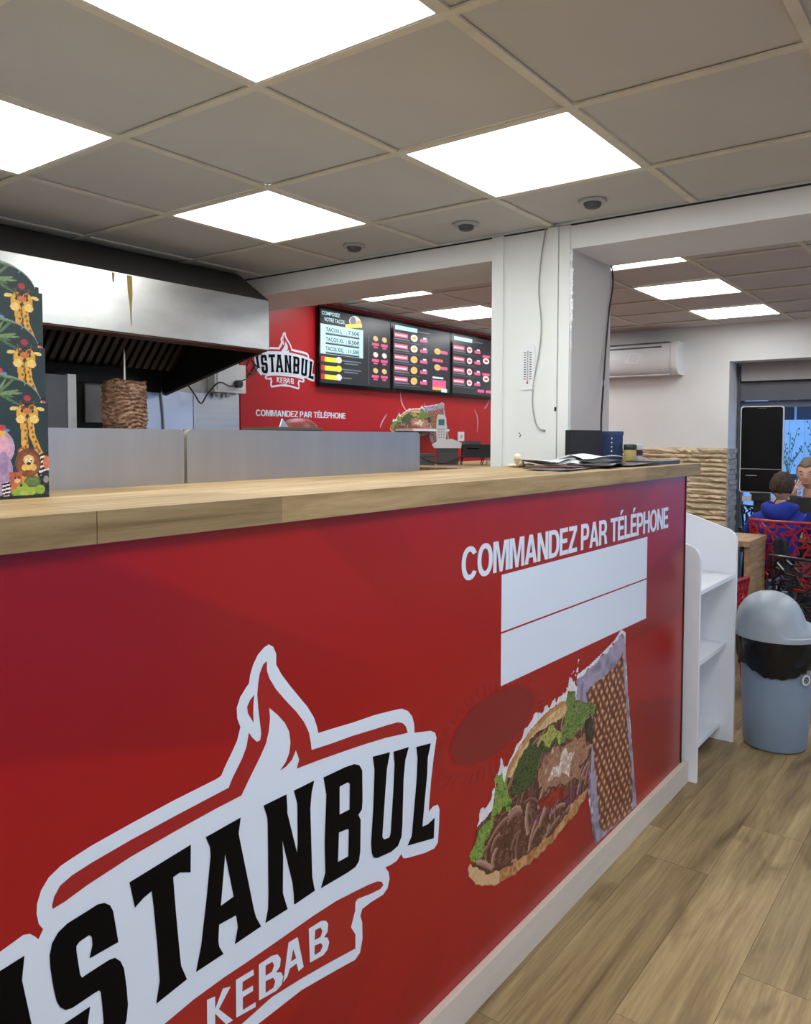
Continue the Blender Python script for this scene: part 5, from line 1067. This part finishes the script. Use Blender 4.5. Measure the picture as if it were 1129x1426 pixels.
# web-backed armchairs: irregular net of ribs cut into a moulded shell
def web(b, nu, nv, f, th_, seed, rib=.011):
    """net of ribs: jittered honeycomb lines swept as flat strips"""
    r = random.Random(seed); P = {}
    for j in range(nv+1):
        for i in range(nu+1):
            u = (i+(.5 if j % 2 else 0)*(0 < i < nu))/nu; v = j/nv
            if 0 < i < nu: u += (r.random()-.5)*.62/nu
            if 0 < j < nv: v += (r.random()-.5)*.60/nv
            P[i, j] = (min(max(u, 0), 1), min(max(v, 0), 1))
    ed = set()
    for j in range(nv+1):
        for i in range(nu+1):
            if i < nu and (j in (0, nv) or (i+j*2) % 3 != 0): ed.add(((i, j), (i+1, j)))
            if j < nv:
                if i in (0, nu) or (i+j) % 2 == 0: ed.add(((i, j), (i, j+1)))
                else:
                    k = i+1 if r.random() < .5 else i-1
                    ed.add(((i, j), (min(max(k, 0), nu), j+1)))
    for a, c in ed:
        A = Vector(f(*P[a])); C_ = Vector(f(*P[c])); d = C_-A
        if d.length < 1e-4: continue
        m_ = (P[a][0]+P[c][0])/2, (P[a][1]+P[c][1])/2; e_ = .01
        N = (Vector(f(m_[0]+e_, m_[1]))-Vector(f(m_[0]-e_, m_[1]))).cross(Vector(f(m_[0], m_[1]+e_))-Vector(f(m_[0], m_[1]-e_))).normalized()
        s = d.cross(N).normalized()*rib*.5; n_ = N*th_*.5; A -= d.normalized()*rib*.3; C_ += d.normalized()*rib*.3
        q = [b.bm.verts.new(p) for p in (A-s-n_, A+s-n_, A+s+n_, A-s+n_, C_-s-n_, C_+s-n_, C_+s+n_, C_-s+n_)]
        for fc in ((0, 1, 5, 4), (1, 2, 6, 5), (2, 3, 7, 6), (3, 0, 4, 7), (0, 3, 2, 1), (4, 5, 6, 7)): b.bm.faces.new([q[i] for i in fc])
def web_chair(name, lab, m, loc, rz, hback=.86, wd=.25, seed=1, group=None):
    t = thing(name, lab, 'chair', loc, rz, group)
    # back: faces +x, seat in front of it; slightly wrapped round the sitter
    def fb(u, v):
        s = (u-.5)*2; z = .44+(hback-.44)*v; w = wd*(.86+.14*v); return (-.24-.05*v+.10*abs(s)**2.4, s*w, z)
    b = MB(); web(b, 12, 11, fb, .012, seed, .0095); b.build('back_net', m, t)
    b = MB()
    b.tube([fb(0, v) for v in np.linspace(0, 1, 9)] + [fb(u, 1) for u in np.linspace(.06, .94, 13)] + [fb(1, v) for v in np.linspace(1, 0, 9)], .0095, 8); b.build('back_rim', m, t, smooth=True)
    def fs(u, v): return (-.24+.46*v, (u-.5)*2*wd*.92, .45-.02*math.sin(PI*v)+.01*abs(u-.5)*2)
    b = MB(); web(b, 8, 8, fs, .016, seed+1, .022); b.build('seat_net', m, t)
    b = MB(); b.tube([fs(0, 0), fs(0, .5), fs(0, 1), fs(.5, 1), fs(1, 1), fs(1, .5), fs(1, 0), fs(.5, 0), fs(0, 0)], .013, 8); b.build('seat_rim', m, t, smooth=True)
    for s in (0, 1):
        def fa(u, v, s=s): return (-.20+.38*u, (s-.5)*2*wd*(.95+.10*v), .45+.20*v-.03*u*v)
        b = MB(); web(b, 9, 6, fa, .012, seed+3+s, .0095)
        b.tube([fa(0, 1), fa(.5, 1), fa(1, 1), fa(1, .5), fa(1, 0)], .012, 8); b.build('armrest', m, t)
    for sx in (-.19, .18):
        for sy in (-1, 1): MB().tube([(sx, sy*wd*.84, .44), (sx*1.12, sy*wd*.94, 0)], [.016, .011], 8).build('leg', m, t, smooth=True)
    return t
redp = mat('red_polycarbonate', (.42, .012, .022), .3, var=.05); blkp = mat('black_polycarbonate', (.010, .010, .012), .25, var=.1)
web_chair('web_chair', 'red net-backed chair the boy in the blue hoodie sits on', redp, (4.50, -.445, 0), 0, .90, .245, 1, 'red net chairs')
web_chair('web_chair.001', 'red net-backed chair just behind the white shelf unit, mostly hidden by it', redp, (3.36, -.13, 0), .05, .79, .245, 7, 'red net chairs')
web_chair('web_chair.002', 'black net-backed chair behind the waste bin', blkp, (3.50, -.815, 0), 0, .80, .265, 12, 'black net chairs')
web_chair('web_chair.003', 'black net-backed chair by the window below the kiosk', blkp, (6.15, .06, 0), .0, .86, .21, 17, 'black net chairs')
web_chair('web_chair.004', 'black net-backed chair the eating man sits on', blkp, (5.52, -.36, 0), PI, .86, .25, 21, 'black net chairs')
ckt = mat('dark_navy_cloth', (.012, .013, .022), .85, var=.4, scale=30, bump=.3)
b = MB()
b.grid(10, 22, lambda u, v: (4.190-.012*math.sin(u*9+v*3)-.02*math.sin(PI*v)*math.sin(PI*u), -.385-.02*v-.10*u*(.75+.3*v), .80-.42*v-.03*abs(u-.4)))
o = b.build('jacket', ckt, None, smooth=True, recalc=False); solidify(o, .012, 0.); tag(o, 'dark jacket hanging down the back of the red net chair', 'jacket')

# ================================================================== PEOPLE
skinm = mat('skin', rgb(206, 160, 136), .5, var=.05, scale=12); 
def head_mesh(b, c, s, face, tilt=0., jaw=1.):
    """c = centre, s = half-height, face = unit direction looked at; features are raised out of one surface"""
    fx = Vector(face).normalized(); lz = Vector((0, 0, 1)); ly = lz.cross(fx).normalized(); lz = fx.cross(ly)
    g = bmesh.ops.create_icosphere(b.bm, subdivisions=4, radius=1.)
    for q in g['verts']:
        x, y, z = q.co
        wx, wy = .86, .74
        k = 1-.26*max(0, -z)**1.3*jaw; X_, Y_, Z_ = x*wx*(1-.08*max(0, -z)), y*wy*k, z
        if x < 0: X_ *= 1.08
        def bump(y0, z0, ry, rz, h):
            return h*math.exp(-((y-y0)/ry)**2-((z-z0)/rz)**2) if x > 0 else 0
        X_ += bump(0, -.12, .10, .16, .20)+bump(0, -.20, .17, .08, .10)+bump(0, -.52, .22, .06, .06)+bump(0, -.62, .2, .06, .05)+bump(0, -.86, .25, .14, .10)+bump(.3, .17, .26, .09, .06)+bump(-.3, .17, .26, .09, .06)-bump(.30, .02, .17, .11, .10)-bump(-.30, .02, .17, .11, .10)
        if abs(x+.05) < .2 and abs(z+.06) < .26 and abs(y) > .8: Y_ += math.copysign(.13*math.exp(-((x+.05)/.13)**2-((z+.06)/.2)**2), y)
        q.co = Vector(c)+s*(X_*fx+Y_*ly+Z_*lz)
    return fx, ly, lz
def person(name, lab, loc, yaw, H, parts):
    return thing(name, lab, 'person', loc, yaw)
def hand(b, w, d, n, s, curl=.5, side=1):
    """palm and five fingers as short chains: w wrist, d direction, n palm normal"""
    d = Vector(d).normalized(); n = Vector(n).normalized(); a = n.cross(d).normalized()*side
    w = Vector(w); V = [w, w+d*.045*s, w+d*.085*s]; E = [(0, 1), (1, 2)]; R = [(.024*s, .018*s), (.036*s, .017*s), (.038*s, .015*s)]
    for k, (o, l) in enumerate(((-.030, .062), (-.010, .072), (.010, .068), (.030, .052))):
        p = w+d*.085*s+a*o*s; i0 = len(V); V.append(p); R.append((.0095*s, .0095*s)); E.append((2, i0)); dd = d
        for q in range(3):
            dd = (dd*math.cos(curl*.8)+n*math.sin(curl*.8)).normalized(); p = p+dd*l*s*(.42, .33, .25)[q]; V.append(p); R.append((.0088*s-.0008*q,)*2); E.append((len(V)-2, len(V)-1))
    p = w+d*.025*s-a*.028*s; i0 = len(V); V.append(p); R.append((.012*s,)*2); E.append((1, i0)); p = p+(d*.5-a*.7+n*.5).normalized()*.035*s; V.append(p); R.append((.011*s,)*2); E.append((i0, i0+1)); V.append(p+(d*.9-a*.1+n*.4).normalized()*.03*s); R.append((.0095*s,)*2); E.append((i0+1, i0+2))
    return [tuple(v) for v in V], E, R
def add_mesh(b, me): b.bm.from_mesh(me); bpy.data.meshes.remove(me)
def build_person(name, lab, loc, yaw, k, hz, hs, headdir, rarm, larm, top, trousers, hairm, hair_seed, hood=False, man=False, lean=0.):
    t = thing(name, lab, 'person', loc, yaw)
    sh = hz-hs-.105*k/1.; hw = (.165 if man else .150)*k
    spine = [(0, 0, .50), (.0, 0, .62), (.0+lean*.4, 0, .78), (.01+lean*.8, 0, sh-.05), (.015+lean, 0, sh+.03), (.02+lean, 0, hz-hs*.75)]
    legs = [(.03, .085, .52), (.40, .10, .52), (.42, .10, .10), (.03, -.085, .52), (.40, -.10, .52), (.42, -.10, .10)]
    V = spine+legs; E = [(0, 1), (1, 2), (2, 3), (3, 4), (4, 5), (0, 6), (6, 7), (7, 8), (0, 9), (9, 10), (10, 11)]
    R = [(.13*k, .11*k), (.13*k, .10*k), (.14*k, .10*k), (.15*k, .10*k), (.055*k, .055*k), (.05*k, .05*k), .078*k, .056*k, .036*k, .078*k, .056*k, .036*k]
    arms = []
    for s, (el, wr) in ((1, larm), (-1, rarm)):
        i = len(V); V += [(.0+lean*.9, s*hw, sh-.02), el, wr]; E += [(3, i), (i, i+1), (i+1, i+2)]; R += [.056*k, .040*k, .027*k]; arms.append((el, wr))
    b = MB(); add_mesh(b, skin(V, E, R, 2))
    fx, ly, lz = head_mesh(b, (.03+lean, 0, hz), hs, headdir)
    for s, (el, wr) in zip((1, -1), arms):
        d = Vector(wr)-Vector(el); n = Vector((-d.x*.2-.6, 0, .4)) if man and s == -1 else Vector((0, 0, -1))
        hv, he, hr = hand(b, wr, d if not (man and s == -1) else Vector((-.30, .50, .80)), n, k, .75 if man and s == -1 else .4, s)
        add_mesh(b, skin(hv, he, hr, 1))
    for f in b.bm.faces: f.smooth = True
    b.build('body', skinm, t, recalc=False)
    # clothes: the same limbs, a little thicker, ending at waist, wrists and ankles
    g = .018
    tv = [(0, 0, .50), (.0, 0, .62), (.0+lean*.4, 0, .78), (.01+lean*.8, 0, sh-.05), (.015+lean, 0, sh+.035)]; te = [(0, 1), (1, 2), (2, 3), (3, 4)]; tr_ = [(.145*k+g, .12*k+g), (.14*k+g, .11*k+g), (.148*k+g, .105*k+g), (.145*k+g, .10*k+g), (.062*k, .062*k)]
    for s, (el, wr) in zip((1, -1), arms):
        i = len(tv); w2 = Vector(el).lerp(Vector(wr), .94); tv += [(.0+lean*.9, s*hw, sh-.02), el, tuple(w2)]; te += [(3, i), (i, i+1), (i+1, i+2)]; tr_ += [.062*k+g*.7, .05*k+g*.6, .035*k+g*.3]
    bb_ = MB(); add_mesh(bb_, skin(tv, te, tr_, 2))
    for f in bb_.bm.faces: f.smooth = True
    bb_.build('hoodie' if hood else 'jacket', top, t, recalc=False)
    if hood:   # hood lying in folds round the neck and down the upper back
        hb_ = MB(); N_ = 48
        def hf(u, v):
            a = 2*PI*u; q = 2*PI*v; back = max(0, -math.cos(a)); R1 = .078+.016*back; r1 = .024+.018*back+.005*math.sin(5*a+2)+.006*math.sin(2*q+3*a)
            return (lean-.015+(R1+r1*math.cos(q))*math.cos(a), (R1*1.12+r1*math.cos(q))*math.sin(a), sh+.062-.035*back+r1*math.sin(q)*(1.0+.5*back))
        hb_.grid(N_, 16, hf); bmesh.ops.remove_doubles(hb_.bm, verts=hb_.bm.verts, dist=.0005)
        hb_.build('hood', top, t, smooth=True)
    lv = [(0, 0, .49), (.03, .085, .52), (.40, .10, .52), (.42, .10, .09), (.03, -.085, .52), (.40, -.10, .52), (.42, -.10, .09)]
    bt_ = MB(); add_mesh(bt_, skin(lv, [(0, 1), (1, 2), (2, 3), (0, 4), (4, 5), (5, 6)], [.125*k, .09*k, .070*k, .052*k, .09*k, .070*k, .052*k], 2))
    for f in bt_.bm.faces: f.smooth = True
    bt_.build('trousers', trousers, t, recalc=False)
    for s in (1, -1):
        MB().prism([(-.08, 0), (.16, 0), (.165, .02), (.12, .05), (.03, .085), (-.07, .085), (-.085, .03)], 1, -.038, .038).bevel(.012, 2).build('shoe', MT['blackplastic'], t, smooth=True).location = (.42, s*.10, 0)
    # hair: a cap with tufts, longer on top
    hb_ = MB(); r = random.Random(hair_seed); g = bmesh.ops.create_icosphere(hb_.bm, subdivisions=4, radius=1.)
    kill = []
    for q in g['verts']:
        x, y, z = q.co; n_ = 1.05+.035*r.random()+.05*math.sin(11*y+5*x+2)*math.sin(9*x+4*z)*(.3+max(0, z))
        low = -.50 if x < -.1 else (.42 if x > .45 else -.05)
        if z < low or (abs(y) > .72 and abs(x+.05) < .22 and z < .12): kill.append(q)
        wx, wy = .86*(1.08 if x < 0 else 1.), .74
        q.co = Vector((.03+lean, 0, hz))+hs*n_*(x*wx*fx+y*(wy+(.04 if hood else 0))*(1-.2*max(0, -z))*ly+z*(1.0+.03*max(0, z))*lz)
    bmesh.ops.delete(hb_.bm, geom=kill, context='VERTS')
    o = hb_.build('hair', hairm, t, smooth=True); solidify(o, .008, -1.)
    c = Vector((.03+lean, 0, hz))
    for s in (1, -1):
        e_ = MB(); p = c+hs*(.735*fx+s*.285*ly+.03*lz); e_.sphere(p-fx*.004*k, .0115*k, 2); o = e_.build('eye', MT['whiteplastic'], t, smooth=True)
        e_ = MB(); e_.sphere(p+fx*.0035*k, .0060*k, 2); e_.build('iris', MT['gloss_black'], o, smooth=True)
        e_ = MB(); e_.tube([c+hs*(.80*fx+s*.12*ly+.19*lz), c+hs*(.80*fx+s*.28*ly+.24*lz), c+hs*(.70*fx+s*.42*ly+.20*lz)], .0045*k, 6); e_.build('eyebrow', hairm, t, smooth=True)
    e_ = MB(); e_.tube([c+hs*(.80*fx-.22*ly-.56*lz), c+hs*(.915*fx-.08*ly-.555*lz), c+hs*(.915*fx+.08*ly-.555*lz), c+hs*(.80*fx+.22*ly-.56*lz)], .0055*k, 6); e_.build('lips', mat('lips', rgb(160, 96, 88), .5), t, smooth=True)
    return t
blue = mat('royal_blue_fleece', rgb(26, 48, 146), .9, var=.10, scale=25, bump=.2); dkj = mat('black_jacket_cloth', (.012, .012, .014), .8, var=.2, scale=30)
jeans = mat('dark_denim', rgb(40, 46, 62), .9, var=.2, scale=60); hairb = mat('dark_brown_hair', rgb(64, 50, 40), .75, var=.5, scale=70, stretch=(1, 1, .35), bump=.8, spec=.25); hairg = mat('short_greying_hair', rgb(110, 96, 84), .7, var=.25, scale=70)
build_person('person', 'boy in a royal blue hoodie seen from behind, sitting on the red net chair', (4.505, -.352, 0), 0., .92, 1.115, .098, (1, .05, -.05), ((.14, -.24, .76), (.36, -.12, .80)), ((.14, .24, .76), (.36, .12, .80)), blue, jeans, hairb, 3, hood=True)
build_person('person.001', 'man in a black jacket facing us with his hand at his mouth, behind the boy', (5.50, -.372, 0), PI-.12, 1., 1.175, .122, (1, .0, -.08), ((.22, -.22, .86), (.215, -.10, 1.005)), ((.16, .24, .80), (.36, .12, .80)), dkj, jeans, hairg, 8, man=True, lean=.03)
